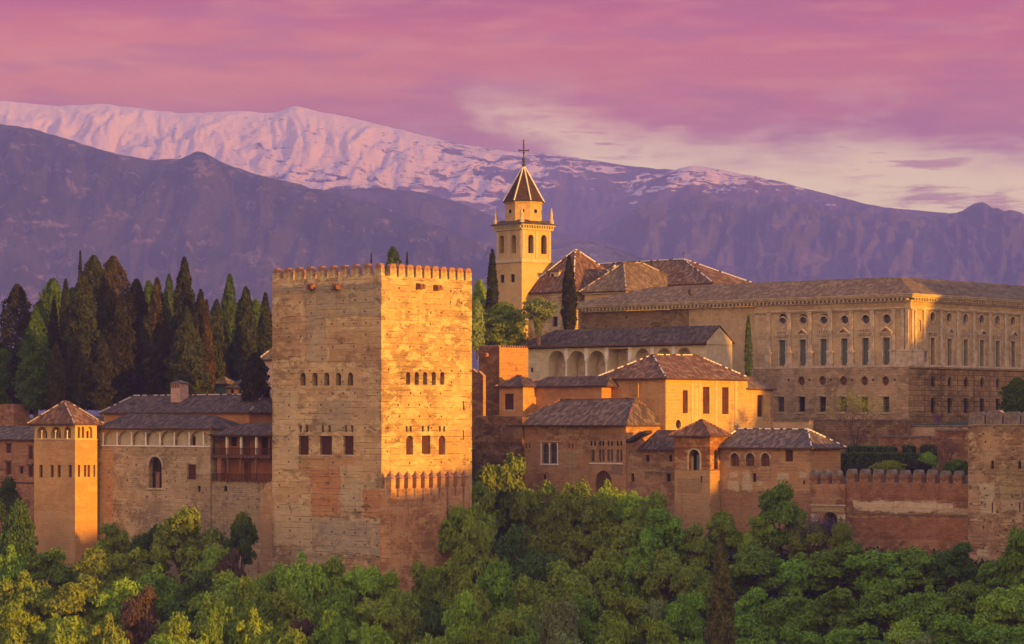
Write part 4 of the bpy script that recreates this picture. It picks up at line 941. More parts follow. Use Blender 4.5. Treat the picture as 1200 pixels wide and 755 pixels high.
# pilasters with pedestals
def pil(u, side, wd=.36, ped=True):
    mb = MB()
    def b(a0, a1, d, za, zb):
        if side == 'L': mb.box(a0, a1, -d, -.004, za, zb)
        else: mb.box(.004, d, a0, a1, za, zb)
    b(u - wd, u + wd, .26, V.z(408), V.z(364)); b(u - wd * 1.3, u + wd * 1.3, .32, V.z(364), V.z(362.5)); b(u - wd * 1.25, u + wd * 1.25, .34, V.z(410), V.z(408))
    if ped:
        b(u - wd * 2.1, u + wd * 2.1, .5, V.z(411.5), V.z(410)); b(u - wd * 1.7, u + wd * 1.7, .42, V.z(424), V.z(411.5)); b(u - wd * 2.1, u + wd * 2.1, .5, V.z(427.2), V.z(424))
    mb.build('pilaster', M['stone'], V.root)
for p in (901.3, 925.3, 949.4, 973.6, 998, 1022.6, 1047.6): pil(V.xs(p), 'L')
for u in (-.55, -1.5): pil(u, 'L', .3, False)
for i in range(len(ysb) + 1): pil(ysb[0] + bay * (i - .5), 'R')
for u in (.45, 1.4): pil(u, 'R', .3, False)
mb = MB()
mb.box(V.xs(1047.6) - .3, .5, -.5, -.005, V.z(411.5), V.z(410)); mb.box(V.xs(1047.6) + .7, .4, -.42, -.006, V.z(427), V.z(411.6))
mb.box(.006, .5, -.3, V.ys(1085), V.z(411.5), V.z(410)); mb.box(.007, .42, -.2, V.ys(1084), V.z(427), V.z(411.6))
mb.build('pedestal', M['stone'], V.root)
# window dressings: alternating pediments and fringed lintels
def dress(u, side, tri):
    mb = MB(); hw = 1.28 if side == 'L' else 1.3
    def pr(poly, d0, d1):
        if side == 'L': mb.prism(poly, -d1, -d0, 'y')
        else: mb.prism(poly, d0, d1, 'x')
    rc = lambda a0, a1, za, zb: [(a0, za), (a1, za), (a1, zb), (a0, zb)]
    pr(rc(u - hw * .72, u - hw * .52, V.z(428), V.z(394.5)), .004, .18); pr(rc(u + hw * .52, u + hw * .72, V.z(428), V.z(394.5)), .004, .18)
    pr(rc(u - hw * .85, u + hw * .85, V.z(395), V.z(392.2)), .005, .25)
    pr(rc(u - hw * .9, u + hw * .9, V.z(391.9), V.z(389.8)), .006, .4); pr(rc(u - hw, u + hw, V.z(389.7), V.z(388.3)), .007, .6)
    if tri:
        z0, z1 = V.z(388.2), V.z(381.6)
        pr([(u - hw, z0), (u - hw + .35, z0), (u, z1 - .28), (u, z1)], .008, .6); pr([(u, z1), (u, z1 - .28), (u + hw - .35, z0), (u + hw, z0)], .008, .6)
    else:
        for t in (-.8, -.4, 0, .4, .8): pr(rc(u + t * hw - .09, u + t * hw + .09, V.z(388.1), V.z(384.2 if t else 382)), .008, .35)
    mb.build('window_surround', M['stone'], V.root); mb = MB()
    zc = V.z(373.6 if side == 'L' else 370.3); r = .84
    for i in range(16):
        f = lambda rr, k: (u + rr * math.cos(2 * math.pi * k / 16), zc + rr * 1.05 * math.sin(2 * math.pi * k / 16))
        pr([f(r, i), f(r + .2, i), f(r + .2, i + 1), f(r, i + 1)], .004, .14)
    mb.build('round_window_frame', M['stone'], V.root)
for i, p in enumerate(bays): dress(V.xs(p), 'L', i % 2 == 1)
for i, y in enumerate(ysb): dress(y, 'R', i % 2 == 1)
# lintels of the lower row
for p in (915, 939.4, 964, 988.6, 1013, 1038.4):
    c = V.xs(p); mb = MB(); mb.box(c - 1.0, c + 1.0, -.75, -.604, V.z(464.6, c), V.z(462.8, c)); mb.build('lintel', M['stone'], V.root)
    mb = MB(); mb.box(c - .95, c + .95, -.72, -.603, V.z(485, c), V.z(483.4, c)); mb.build('window_sill', M['stone'], V.root)
mb = MB()                                        # iron rings between the lower round windows
for p in (926.5, 951, 976, 1001, 1025.5, 1051): c = V.xs(p); mb = MB(); mb.box(c - .14, c + .14, -.7, -.603, V.z(446.5, c), V.z(444, c)); mb.build('iron_ring', M['iron'], V.root)
# raised rustic blocks at the sunny side piers
mb = MB()
for i in range(len(ysb) + 1):
    y = ysb[0] + bay * (i - .5) + .35
    for k in range(10):
        za = V.z(494) + k * (V.z(433) - V.z(494)) / 10; hh = (V.z(433) - V.z(494)) / 10
        mb.box(.104, .3, y - .42, y + .42, za + .06, za + hh - .06)
mb.build('rustic_pier', rst_m, V.root)
# roof ring
mb = MB(); ov = 1.3; zE = V.z(344.3); b = 6.2; zR = V.z(324.5, -b, b)
xl2 = V.xs(690)
o0, o1, i0 = (xl2, -ov), (ov, -ov), b
A1, B1, C1, D1 = (xl2 - 6, -ov, zE), (ov, -ov, zE), (-b, b, zR), (V.xs(765, b), b, zR)
mb.poly([A1, B1, C1, D1], 0)
mb.poly([B1, (ov, yR + ov, zE), (-b, yR - b, zR), C1], 0)
mb.poly([(V.xs(765, b), b, zR), C1, (-2 * b - ov, 2 * b + ov, zE), (xl2, 2 * b + ov, zE)], 0)
mb.poly([C1, (-b, yR - b, zR), (-2 * b - ov, yR - 2 * b, zE), (-2 * b - ov, 2 * b + ov, zE)], 0)
mb.poly([(xl2 - 6, 2 * b + ov, zE), A1, D1], 0); mb.poly([(ov, yR + ov, zE), (-2 * b - ov, yR + ov, zE), (-b, yR - b, zR)], 0)
mb.poly([(xl2, -ov, zE - .12), (ov, -ov, zE - .12), B1, A1], 1); mb.poly([(ov, -ov, zE - .12), (ov, yR + ov, zE - .12), (ov, yR + ov, zE), B1], 1)
mb.poly([(xl2, 2 * b, zE - .13), (ov, 2 * b, zE - .13), (ov, -ov, zE - .13), (xl2, -ov, zE - .13)], 1)
mb.poly([(-2 * b, 2 * b, zE - .131), (-2 * b, yR, zE - .131), (ov, yR, zE - .131), (ov, 2 * b, zE - .131)], 1)
mb.build('roof', [tile_tan, M['stone']], V.root)
mb = MB(); c = V.xs(816, 0); z = V.z(346.5, c); mb.tube((c, -1.4, z), (c, -2.0, z + .5), .12, .12, 8); mb.lathe(c, -1.8, [(.1, z), (.38, z + .2), (.42, z + .9), (.15, z + 1.2), (0, z + 1.25)], 10); mb.build('roof_vent', M['iron'], V.root)

# ================================================================== church
C = BD('bell_tower', 'tall square church bell tower with arched belfry, dark spire and iron cross', 'tower', 611.5, 552, 49)
wv = .5 * (abs(C.xs(580)) + C.ys(648))
ct_m = wall_mat('bell_tower_render', (0.47, 0.34, 0.20), (0.43, 0.31, 0.19), (0.50, 0.38, 0.25), 1.1, .1, seed=53, stain=.15, streak=.2, bumpd=.02)
zc1, zc2 = C.z(305), C.z(268)
box_walls(C, -wv, 0, 0, wv, 0, zc1, ct_m, [(588.6, 4.6, 322, 331.5, 'rect', 'dark', .3), (600.8, 4.6, 321.5, 331, 'rect', 'dark', .3)])
box_walls(C, -wv + .25, -.25, .25, wv - .25, zc1, zc2, ct_m, [(588, 5.2, 276, 297, 'arch', 'dark', 1.2), (602, 5.2, 275.5, 297, 'arch', 'dark', 1.2)], [(622.2, 6.4, 275, 297, 'arch', 'dark', 1.2), (637.4, 6.4, 275.5, 298, 'arch', 'dark', 1.2)], name='belfry')
mb = MB()
for sd in (0, 1):
    for t in (.06, .5, .94, .30, .70):
        u = .25 + (wv - .5) * t; ww = .3 if t in (.06, .5, .94) else .0
        if not ww: continue
        if sd == 0: mb.box(-u - ww, -u + ww, .12, .246, zc1 + .5, zc2 - .3)
        else: mb.box(-.246, -.12, u - ww, u + ww, zc1 + .5, zc2 - .3)
mb.build('pilaster', M['cream'], C.root)
mb = MB()
mb.box(-wv - .25, .25, -.25, wv + .25, zc1 - .35, zc1 + .02); mb.box(-wv + .1, -.1, .1, wv - .1, zc1 + .03, zc1 + .35)
mb.box(-wv - .1, .1, -.1, wv + .1, zc2 - .1, zc2 + .25); mb.box(-wv - .45, .45, -.45, wv + .45, zc2 + .75, zc2 + 1.0)
for i in range(13):
    u = .2 + (wv - .4) * i / 12; mb.box(-u - .15, -u + .15, -.38, -.1, zc2 + .26, zc2 + .74); mb.box(.1, .38, u - .15, u + .15, zc2 + .26, zc2 + .74)
mb.box(-wv + .05, -.05, .05, wv - .05, zc2 + .25, zc2 + .75)
mb.build('cornice', M['cream'], C.root)
zr0 = zc2 + 1.01; cx, cy = -wv / 2, wv / 2; s = 3.05 * 552 / 520; zr1 = C.z(258, cx, cy)
mb = MB(); o = .85
q4 = [(-wv - o, -o), (o, -o), (o, wv + o), (-wv - o, wv + o)]; i4 = [(cx - s, cy - s), (cx + s, cy - s), (cx + s, cy + s), (cx - s, cy + s)]
for i in range(4):
    j = (i + 1) % 4; mb.poly([(*q4[i], zr0), (*q4[j], zr0), (*i4[j], zr0 + 1.0), (*i4[i], zr0 + 1.0)])
mb.poly([(*p, zr0) for p in q4[::-1]])
mb.build('skirt_roof', tile_dark, C.root)
zo1 = C.z(237.5, cx, cy)
mb = MB(); ro = 3.72 * 552 / 520; mb.lathe(cx, cy, [(ro, zr0 + .3), (ro, zo1 - .35), (ro + .2, zo1 - .35), (ro + .2, zo1)], 8, rot=R_(22.5)); lan = mb.build('lantern', ct_m, C.root)
mb = MB()
for a in range(8):
    an = R_(45 * a); rr = ro * math.cos(R_(22.5)); c = (cx + rr * math.cos(an), cy + rr * math.sin(an)); zc = zr0 + .3 + (zo1 - zr0) * .52
    d = Vector((math.cos(an), math.sin(an), 0)); mb.tube(Vector((*c, zc)) - d * .05, Vector((*c, zc)) + d * .04, .42, .42, 12)
mb.build('round_window', M['dark'], lan)
za = C.z(194, cx, cy)
mb = MB(); prof = [(ro + .55, zo1 + .01), (ro + .15, zo1 + .5), (0.06, za)]
mb.lathe(cx, cy, prof, 8, rot=R_(22.5)); sp = mb.build('spire', roof_mat('spire_slate', (0.085, 0.05, 0.045), (0.12, 0.07, 0.06), (0.15, 0.09, 0.08), 7, .2, .3), C.root)
mb = MB()
for a in range(8):
    an = R_(22.5 + 45 * a)
    p0 = Vector((cx + (ro + .5) * math.cos(an), cy + (ro + .5) * math.sin(an), zo1 + .1)); p1 = Vector((cx, cy, za)); n = 22
    for i in range(n):
        q = p0.lerp(p1, (i + .3) / n * .96); mb.box(q.x - .11, q.x + .11, q.y - .11, q.y + .11, q.z - .02, q.z + .24)
mb.build('ridge_studs', M['stonew'], sp)
mb = MB()
mb.lathe(cx, cy, [(.5, za - 1.0), (.3, za - .2), (.42, za + .1), (.15, za + .4), (.32, za + .9), (.36, za + 1.3), (.14, za + 1.6), (.1, za + 2.2), (.25, za + 2.5), (.06, za + 2.9)], 10)
zq = za + 2.9; zt_ = C.z(164, cx, cy)
mb.box(cx - .09, cx + .09, cy - .09, cy + .09, zq - .5, zt_)
cz = C.z(176.5, cx, cy)
cr = .95
ux, uy = math.cos(R_(49)), math.sin(R_(49))
mb.poly([(cx - ux * cr, cy - uy * cr, cz - .12), (cx + ux * cr, cy + uy * cr, cz - .12), (cx + ux * cr, cy + uy * cr, cz + .12), (cx - ux * cr, cy - uy * cr, cz + .12)])
mb.tube((cx - ux * cr, cy - uy * cr, cz), (cx + ux * cr, cy + uy * cr, cz), .13, .13, 6)
for q in (-1, 1): mb.tube((cx + q * ux * cr, cy + q * uy * cr, cz - .22), (cx + q * ux * cr, cy + q * uy * cr, cz + .22), .1, .1, 6)
mb.build('iron_cross', M['iron'], C.root)
for (ax, ay) in ((-wv, 0), (0, 0), (0, wv), (-wv, wv)):
    mb = MB(); px_, py_ = ax * .98 + (-.1 if ax == 0 else .1), ay * .98 + (.1 if ay == 0 else -.1)
    mb.lathe(px_, py_, [(.5, zr0 - .05), (.5, zr0 + .7), (.62, zr0 + .8), (.36, zr0 + 1.1), (.3, zr0 + 1.9), (.38, zr0 + 2.0), (.12, zr0 + 3.1), (.16, zr0 + 3.3), (0, zr0 + 3.6)], 8, rot=R_(22.5))
    mb.build('pinnacle', M['cream'], C.root)

H = BD('church', 'church body with steep pyramid red roof edged by white ridge tiles', 'church', 672, 545, 45)
xa = H.xs(614); yb = H.ys(748); ze = H.z(341)
hc_m = wall_mat('church_wall', (0.42, 0.34, 0.26), (0.38, 0.31, 0.24), (0.48, 0.41, 0.32), .6, .2, brick=(1, .5, .3), seed=55, stain=.3)
box_walls(H, xa, 0, 0, yb, -2, ze, hc_m, [(650.5, 5.5, 371, 383, 'rect', 'dark', .4)], [])
ax_ = H.xs(671.5, 7); apex = (-6.8, 7.6, H.z(293, -6.8, 7.6))
roof(H, xa, 0, 0, yb, ze, apex, (-6.8, 8.2, apex[2]), tile_red, .6, capm=M['stonew'])
H2 = BD(None, '', '', 700, 564, 45); H2.root = empty('church_nave', (H2.X0, H2.Y0, 0), -R_(45), 'long church nave roof with hipped end and white ridge tiles', 'church')
H2.xs
ynv = 40
# nave runs right and away is awkward here; its ridge stays level across the view, so it is laid parallel to the left-facing front
xr = H2.xs(835); 
box_walls(H2, -12, xr, 0, 13, -2, H2.z(338), hc_m)
zrn = H2.z(304.5, xr / 2, 6.5)
roof(H2, -12, xr, 0, 13, H2.z(338), (-10, 6.5, zrn), (H2.xs(801, 6.5), 6.5, zrn), tile_red, .6, capm=M['stonew'])
mb = MB(); c = H2.xs(801, 6.5); mb.tube((c, 6.5, zrn), (c, 6.5, zrn + 1.6), .07, .05); mb.tube((c - .4, 6.5, zrn + 1.1), (c + .4, 6.5, zrn + 1.1), .05); mb.build('iron_cross', M['iron'], H2.root)
# dormer on the church roof
mb = MB(); c = H.xs(653, 3.2); z = H.z(328, c, 3.2)
mb.box(c - 1.2, c + 1.2, 2.4, 5.5, z - .8, z + 1.6, 0); mb.box(c - 1.5, c + 1.5, 2.1, 5.8, z + 1.6, z + 1.85, 1); mb.box(c - .9, c - .2, 2.36, 2.395, z - .2, z + 1.2, 2)
mb.build('dormer', [M['cream'], tile_red, M['dark']], H.root)

I = BD('hip_roofed_house', 'square cream building with grey hipped roof in front of the church nave', 'house', 733, 538)
xa = I.xs(685); ze = I.z(341); yb = I.ys(826)
box_walls(I, xa, 0, 0, yb, 5, ze, wall_mat('cream_house', (0.50, 0.38, 0.24), (0.46, 0.35, 0.22), (0.55, 0.44, 0.3), 1, .1, seed=57, bumpd=.02, stain=.15))
roof(I, xa, 0, 0, yb, ze + .1, (xa / 2, 6.0, I.z(308, xa / 2, 6)), (xa / 2, 12, I.z(308.5, xa / 2, 12)), tile_tan, .8, capm=M['lime'])
mb = MB(); mb.box(xa - .4, .4, -.4, yb, ze - .45, ze - .15); mb.build('cornice', M['stone'], I.root)
mb = MB(); c = (xa / 2 - 1.5); z = I.z(322, c, 4); mb.lathe(c, 5, [(.5, z), (.35, z + 1.2), (.6, z + 1.5), (.2, z + 1.9), (0.0, z + 2.1)], 10); mb.build('finial', M['cream'], I.root)

# ================================================================== terraces
def retaining(name, label, px0, px1, py, Y, mat, zb=-20, th=1.2, ledge=True):
    b = BD(name, label, 'wall', px1, Y); xa = b.xs(px0); z = b.z(py, xa / 2)
    box_walls(b, xa, 0, 0, th, zb, z, mat)
    if ledge:
        mb = MB(); mb.box(xa, .1, -.15, th + .1, z + .002, z + .25); mb.build('coping', M['stoned'], b.root)
    return b
ter_m = wall_mat('terrace_rubble', (0.27, 0.165, 0.12), (0.23, 0.145, 0.105), (0.34, 0.24, 0.18), .5, .3, brick=(.8, .4, .4), seed=61, stain=.6, bumpd=.15)
ter2_m = wall_mat('terrace_red', (0.30, 0.15, 0.10), (0.25, 0.125, 0.085), (0.36, 0.23, 0.17), .5, .3, seed=63, stain=.5, bumpd=.15)
retaining('terrace_wall', 'rough terrace wall with dark coping directly below the shaded front of the renaissance palace', 880, 1062, 493, 461, ter_m)
retaining('terrace_wall', 'pale low terrace wall under the corner of the renaissance palace', 1063, 1140, 500, 455, wall_mat('terrace_pale', (0.38, 0.26, 0.2), (0.32, 0.22, 0.17), (0.42, 0.33, 0.27), .5, .2, seed=65, stain=.5))
retaining('terrace_wall', 'reddish terrace wall with square dark openings above the clipped hedge', 1030, 1100, 512.5, 438, ter2_m)
b = retaining('terrace_wall', 'tall brown terrace wall stub beside the left edge of the right hand tower', 1096, 1140, 505, 430, ter2_m)
b = retaining('terrace_wall', 'small stone outbuilding wall with flat coping left of the terraces', 905, 948, 494, 440, pln_m)
# ------------------------------------------------------------------ numpy noise
def _hash(ix, iy, seed):
    h = (ix.astype(np.int64) * 374761393 + iy.astype(np.int64) * 668265263 + seed * 1442695041) & 0xffffffff
    h = ((h ^ (h >> 13)) * 1274126177) & 0xffffffff
    return ((h ^ (h >> 16)) & 0xffff) / 65535.0
def vnoise(x, y, seed=0):
    x = np.asarray(x, float); y = np.asarray(y, float)
    ix, iy = np.floor(x), np.floor(y); fx, fy = x - ix, y - iy
    fx = fx * fx * (3 - 2 * fx); fy = fy * fy * (3 - 2 * fy)
    a, b, c, d = _hash(ix, iy, seed), _hash(ix + 1, iy, seed), _hash(ix, iy + 1, seed), _hash(ix + 1, iy + 1, seed)
    return (a * (1 - fx) + b * fx) * (1 - fy) + (c * (1 - fx) + d * fx) * fy
def fbm(x, y, seed=0, o=5, g=.5):
    s = 0; a = 1; t = 0
    for i in range(o): s = s + a * vnoise(x * 2 ** i, y * 2 ** i, seed + i); t += a; a *= g
    return s / t
def ridged(x, y, seed=0, o=5, g=.55):
    s = 0; a = 1; t = 0
    for i in range(o): s = s + a * (1 - np.abs(2 * vnoise(x * 2 ** i, y * 2 ** i, seed + i) - 1)); t += a; a *= g
    return s / t
def grid_obj(name, X, Y, Z, mat, smooth=True):
    r, c = X.shape; v = np.stack([X, Y, Z], -1).reshape(-1, 3)
    i = np.arange(r * c).reshape(r, c)
    f = np.stack([i[:-1, :-1], i[:-1, 1:], i[1:, 1:], i[1:, :-1]], -1).reshape(-1, 4)
    me = bpy.data.meshes.new(name)
    me.vertices.add(len(v)); me.vertices.foreach_set('co', v.ravel().astype(np.float32))
    me.loops.add(f.size); me.loops.foreach_set('vertex_index', f.ravel().astype(np.int32))
    me.polygons.add(len(f)); me.polygons.foreach_set('loop_start', (np.arange(len(f)) * 4).astype(np.int32))
    me.update(calc_edges=True); me.materials.append(mat)
    if smooth: me.polygons.foreach_set('use_smooth', np.ones(len(f), bool))
    o = bpy.data.objects.new(name, me); COL.objects.link(o); return o

# ------------------------------------------------------------------ terrain
LXP = [-3000, -120, -82, -75, -66, -40, -18, -4, 2, 18, 34, 46, 68, 80, 100, 3000]
LYP = [486, 486, 482, 450, 440, 418, 402, 440, 446, 428, 414, 404, 387, 376, 372, 372]
ZBP = [-24, -24, -24, -24, -24, -27, -27, -22, -20, -19, -19, -19, -20, -22, -20, -20]
SD = np.array([math.cos(R_(SUN_AZ)), math.sin(R_(SUN_AZ))]); PD = np.array([-math.sin(R_(SUN_AZ)), math.cos(R_(SUN_AZ))])
def ground(x, y):
    x = np.asarray(x, float); y = np.asarray(y, float)
    L = np.interp(x, LXP, LYP); zb = np.interp(x, LXP, ZBP); d = y - L
    z = np.where(d < 0, zb + np.maximum(d, -175) * .23, zb)
    yl = (x - 68.6) * .656 + (y - 470) * .755
    plat = np.where(x > 34, np.interp(yl, [-60, -25, -5.2, -3.5], [-9, -8, -7, 0]), np.where(x > -10, -2.0, 0.5))
    k = np.clip((d - 6) / 14, 0, 1); k = k * k * (3 - 2 * k)
    z = np.where(d > 0, z * (1 - k) + plat * k, z)
    kk = np.clip((d + 175) / -100, 0, 1)                        # far bank where the viewpoint stands
    kb = np.clip((200 - y) / 190, 0, 1); kb = kb * kb * (3 - 2 * kb)
    z = z * (1 - kb) + (-3.0) * kb
    # ground behind falls to a plain
    far = np.clip((y - 620) / 900, 0, 1); z = z * (1 - far) + (-45) * far
    # unseen hill added on the right, crest shaped to shade chosen walls and the valley
    p = x * PD[0] + y * PD[1]; q = x * SD[0] + y * SD[1]
    Hc = np.interp(p, [150, 240, 270, 284, 292, 297, 308, 322, 328, 331, 334, 342, 367, 370, 376, 379, 390, 395, 400, 404, 450, 530], HPR)
    kq = np.exp(-((q + 105) / 34.0) ** 2)
    mk = np.clip((x - 78) / 26, 0, 1); mk = mk * mk * (3 - 2 * mk)
    z = np.where(x > 78, np.maximum(z, (-30 + (Hc + 30) * kq) * mk + z * (1 - mk)), z)
    z = z + (fbm(x / 9, y / 9, 3, 3) - .5) * 1.6 * np.clip((x * x + y * y) ** .5 / 60, 0, 1)
    return z
HPR = [-8, 2, 5, 8, 8, 11, 11, 5, 3.5, 7, 9, 15, 17, 40, 40, 26, 27, 30, 31, 42, 44, 10]  # crest heights of the added hill, spiked to shade single facades
def axis(lo, hi, fine_lo, fine_hi, st, growth=1.12):
    a = list(np.arange(fine_lo, fine_hi, st)); s = st; v = fine_hi
    while v < hi: a.append(v); s *= growth; v += s
    s = st; v = fine_lo - st
    while v > lo: a.insert(0, v); s *= growth; v -= s
    return np.array([lo] + a + [hi])
gx, gy = axis(-4000, 5400, -130, 260, 3.0), axis(-350, 15500, 180, 560, 3.0)
GX, GY = np.meshgrid(gx, gy)
m, t, b = new_mat('ground_soil')
oc = t.node('ShaderNodeTexCoord').outputs['Object']; n = t.noise(oc, .15, 6, .65); n2_ = t.noise(oc, 1.5, 5, .7)
c_ = t.mix(t.ss(n, .4, .6), (0.035, 0.045, 0.02), (0.07, 0.055, 0.035)); c_ = t.mix(t.ss(n2_, .45, .7, 0, .6), c_, (0.03, 0.05, 0.015))
t.put(b.inputs['Base Color'], c_); bump(t, b, n2_, .8, .3)
tag(grid_obj('ground', GX, GY, ground(GX, GY), m), kind='structure')

# ------------------------------------------------------------------ mountains
def mountain(name, ridge, Y, depth, mat, seed, amp=1.0, basey=350, spur=.35, jag=0.0, back=.5, crag=0.0, vs=1.0, shape=1.15):
    rx = np.array([p[0] for p in ridge], float); ry = np.array([p[1] for p in ridge], float)
    n = int((rx[-1] - rx[0]) / 2.2)
    X = np.linspace(rx[0], rx[-1], n)                            # columns by bearing
    S = np.concatenate([np.linspace(0, .12, 34), np.linspace(.12, 1, 120)[1:]])
    rowsb = np.linspace(-back, 0, 14)[:-1]
    s = np.concatenate([rowsb, S])
    SX, SS = np.meshgrid(X, s)
    rz = np.interp(X, rx, ry)
    k = np.ones(7) / 7; rz = np.convolve(np.pad(rz, 3, 'edge'), k, 'valid')
    rz = rz + (fbm(X / 14, X * 0 + seed, seed, 4) - .5) * jag * 8
    RZ = (HZ - rz) / FOC * Y
    Yw = Y - SS * depth
    wx = SX / 60.0; wy = SS * 4.0
    fall = np.where(SS >= 0, 1 - np.abs(SS) ** shape, 1 - (-SS / back) * .8)
    warp = fbm(wx * .8, wy * .6, seed + 9, 3) - .5
    rd = ridged(wx * 1.3 * vs + warp * 2.2 + wy * .35, wy * .55 + warp, seed + 3, 6)
    fb = fbm(wx * 3, wy * 2.2, seed + 5, 5)
    env = np.clip(np.abs(SS) * 6, 0, 1) * (np.where(SS > 0, 1 - SS * .5, .4))
    skew = ridged(wx * 2.2 + wy * 1.6 + warp * 3, wy * 1.1 - wx * .7, seed + 40, 5, .6); fb = fb + (skew - .6) * 1.2
    Z = RZ[None, :] * fall + env * RZ.max() * (spur * (rd - .62) + .12 * (fb - .5)) * amp
    if crag:
        cr = ridged(wx * 6 + warp * 3 + wy * .8, wy * 1.6, seed + 20, 6, .62)
        Z = Z + env * RZ.max() * crag * (cr - .55)
    Z = np.where(SS >= .97, Z - 60, Z)
    # clamp everything below the ridge line as seen from the front
    lim = np.interp(X, X, RZ)[None, :] / Y * Yw - np.clip(SS, 0, 1) * Y * .0005
    Z = np.where(SS > 0, np.minimum(Z, lim), Z)
    XW = (SX - 600) / FOC * Y + (SX - 600) / FOC * (Yw - Y) * .85
    o = grid_obj(name, XW, Yw, Z, mat); tag(o, kind='structure'); return o

def mount_mat(name, base, veg, light, scale, snow=None, zlo=0, zhi=1, crag=.5):
    m, t, b = new_mat(name); g = t.node('ShaderNodeNewGeometry').outputs['Position']
    g = t.map(g, (scale,) * 3)
    A = t.noise(g, 1.2, 8, .62, .6); B = t.noise(t.map(g, (1, 1, 2.2), (3, 8, 2)), 4.5, 8, .7, .4); Cn = t.noise(t.map(g, (1.5, 1, 1.0), (13, 8, 2)), 16, 5, .75)
    col = t.mix(t.ss(A, .42, .58), base, veg); col = t.mix(t.ss(B, .54, .66, 0, crag), col, light); col = t.mix(t.ss(Cn, .5, .7, 0, .5), col, tuple(c * .35 for c in veg))
    if snow:
        x, y, z = t.sep(t.node('ShaderNodeNewGeometry').outputs['Position'])
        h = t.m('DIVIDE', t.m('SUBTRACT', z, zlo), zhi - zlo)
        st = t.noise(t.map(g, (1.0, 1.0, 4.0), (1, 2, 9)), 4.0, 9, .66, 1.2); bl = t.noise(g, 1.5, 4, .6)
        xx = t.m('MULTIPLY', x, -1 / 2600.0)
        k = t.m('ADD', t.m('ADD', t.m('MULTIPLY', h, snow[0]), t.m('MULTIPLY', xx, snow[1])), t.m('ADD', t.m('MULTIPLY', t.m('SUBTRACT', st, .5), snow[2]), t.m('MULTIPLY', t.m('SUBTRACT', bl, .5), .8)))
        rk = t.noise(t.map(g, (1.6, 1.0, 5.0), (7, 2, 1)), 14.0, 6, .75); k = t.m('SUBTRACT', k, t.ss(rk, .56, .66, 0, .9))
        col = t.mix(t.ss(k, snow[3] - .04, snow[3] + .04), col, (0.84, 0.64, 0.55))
    t.put(b.inputs['Base Color'], col); b.inputs['Specular IOR Level'].default_value = 0
    bump(t, b, t.m('ADD', B, t.m('MULTIPLY', Cn, .35)), .35 if snow else .7, .22 / scale)
    return m
SNOWY = [(-220, 105), (0, 118), (60, 124), (120, 122), (170, 128), (215, 133), (280, 130), (320, 133), (345, 123), (370, 130), (420, 140), (470, 152), (520, 165), (560, 172), (612, 180), (650, 180), (680, 186), (720, 192), (760, 197), (800, 200), (860, 206), (940, 220), (1030, 243), (1110, 250), (1200, 256), (1420, 262)]
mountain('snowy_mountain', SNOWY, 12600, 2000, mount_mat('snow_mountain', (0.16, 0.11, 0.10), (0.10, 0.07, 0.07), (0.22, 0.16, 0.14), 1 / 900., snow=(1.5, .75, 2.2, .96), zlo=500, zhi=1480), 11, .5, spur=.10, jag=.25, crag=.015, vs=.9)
DARK = [(640, 300), (700, 255), (760, 215), (790, 199), (815, 194), (850, 200), (900, 210), (940, 220), (980, 232), (1030, 242), (1080, 247), (1110, 251), (1200, 262), (1420, 275)]
mountain('brown_mountain', DARK, 11000, 1700, mount_mat('brown_massif', (0.17, 0.10, 0.09), (0.11, 0.07, 0.06), (0.3, 0.2, 0.17), 1 / 700., snow=(1.6, .3, 2.6, 1.22), zlo=600, zhi=1050), 23, .55, spur=.25, jag=.3, crag=.05)
MID = [(330, 232), (380, 222), (440, 220), (500, 226), (545, 240), (590, 258), (640, 270), (700, 283), (780, 300), (860, 312), (960, 325), (1200, 340), (1420, 350)]
mountain('purple_foothill', MID, 9000, 1500, mount_mat('purple_hill', (0.14, 0.10, 0.08), (0.07, 0.07, 0.05), (0.26, 0.2, 0.16), 1 / 500.), 31, .6, spur=.4, jag=.3)
RIGHT = [(560, 330), (620, 310), (680, 285), (720, 262), (745, 243), (765, 232), (780, 238), (800, 229), (830, 226), (845, 238), (870, 235), (895, 240), (920, 235), (945, 241), (965, 249), (985, 244), (1020, 252), (1050, 248), (1085, 256), (1110, 252), (1128, 249), (1140, 240), (1150, 236), (1160, 241), (1180, 246), (1200, 250), (1420, 262)]
mountain('craggy_mountain', RIGHT, 9400, 1300, mount_mat('grey_crag', (0.20, 0.155, 0.13), (0.12, 0.10, 0.08), (0.32, 0.25, 0.21), 1 / 420., crag=.8), 45, .8, spur=.42, jag=.9, crag=.10, vs=1.3)
LEFT = [(-240, 140), (0, 146), (30, 149), (80, 163), (120, 177), (150, 183), (180, 188), (215, 186), (226, 180), (234, 176), (246, 182), (262, 192), (300, 204), (350, 216), (400, 229), (440, 240), (500, 260), (560, 283), (620, 304), (700, 322), (820, 345), (1000, 370), (1420, 390)]
mountain('forested_mountain', LEFT, 7600, 1500, mount_mat('scrub_mountain', (0.10, 0.09, 0.065), (0.045, 0.05, 0.03), (0.38, 0.26, 0.20), 1 / 420., crag=.85), 57, .7, spur=.34, jag=.45, crag=.05, vs=1.0)
LIM = [(560, 330), (600, 300), (625, 288), (650, 292), (690, 284), (720, 290), (760, 305), (820, 325), (900, 345), (1000, 360), (1420, 380)]
mountain('limestone_foothill', LIM, 6000, 1300, mount_mat('limestone_hill', (0.26, 0.2, 0.17), (0.11, 0.10, 0.07), (0.5, 0.42, 0.36), 1 / 250., crag=.9), 63, .6, spur=.3, jag=.5)

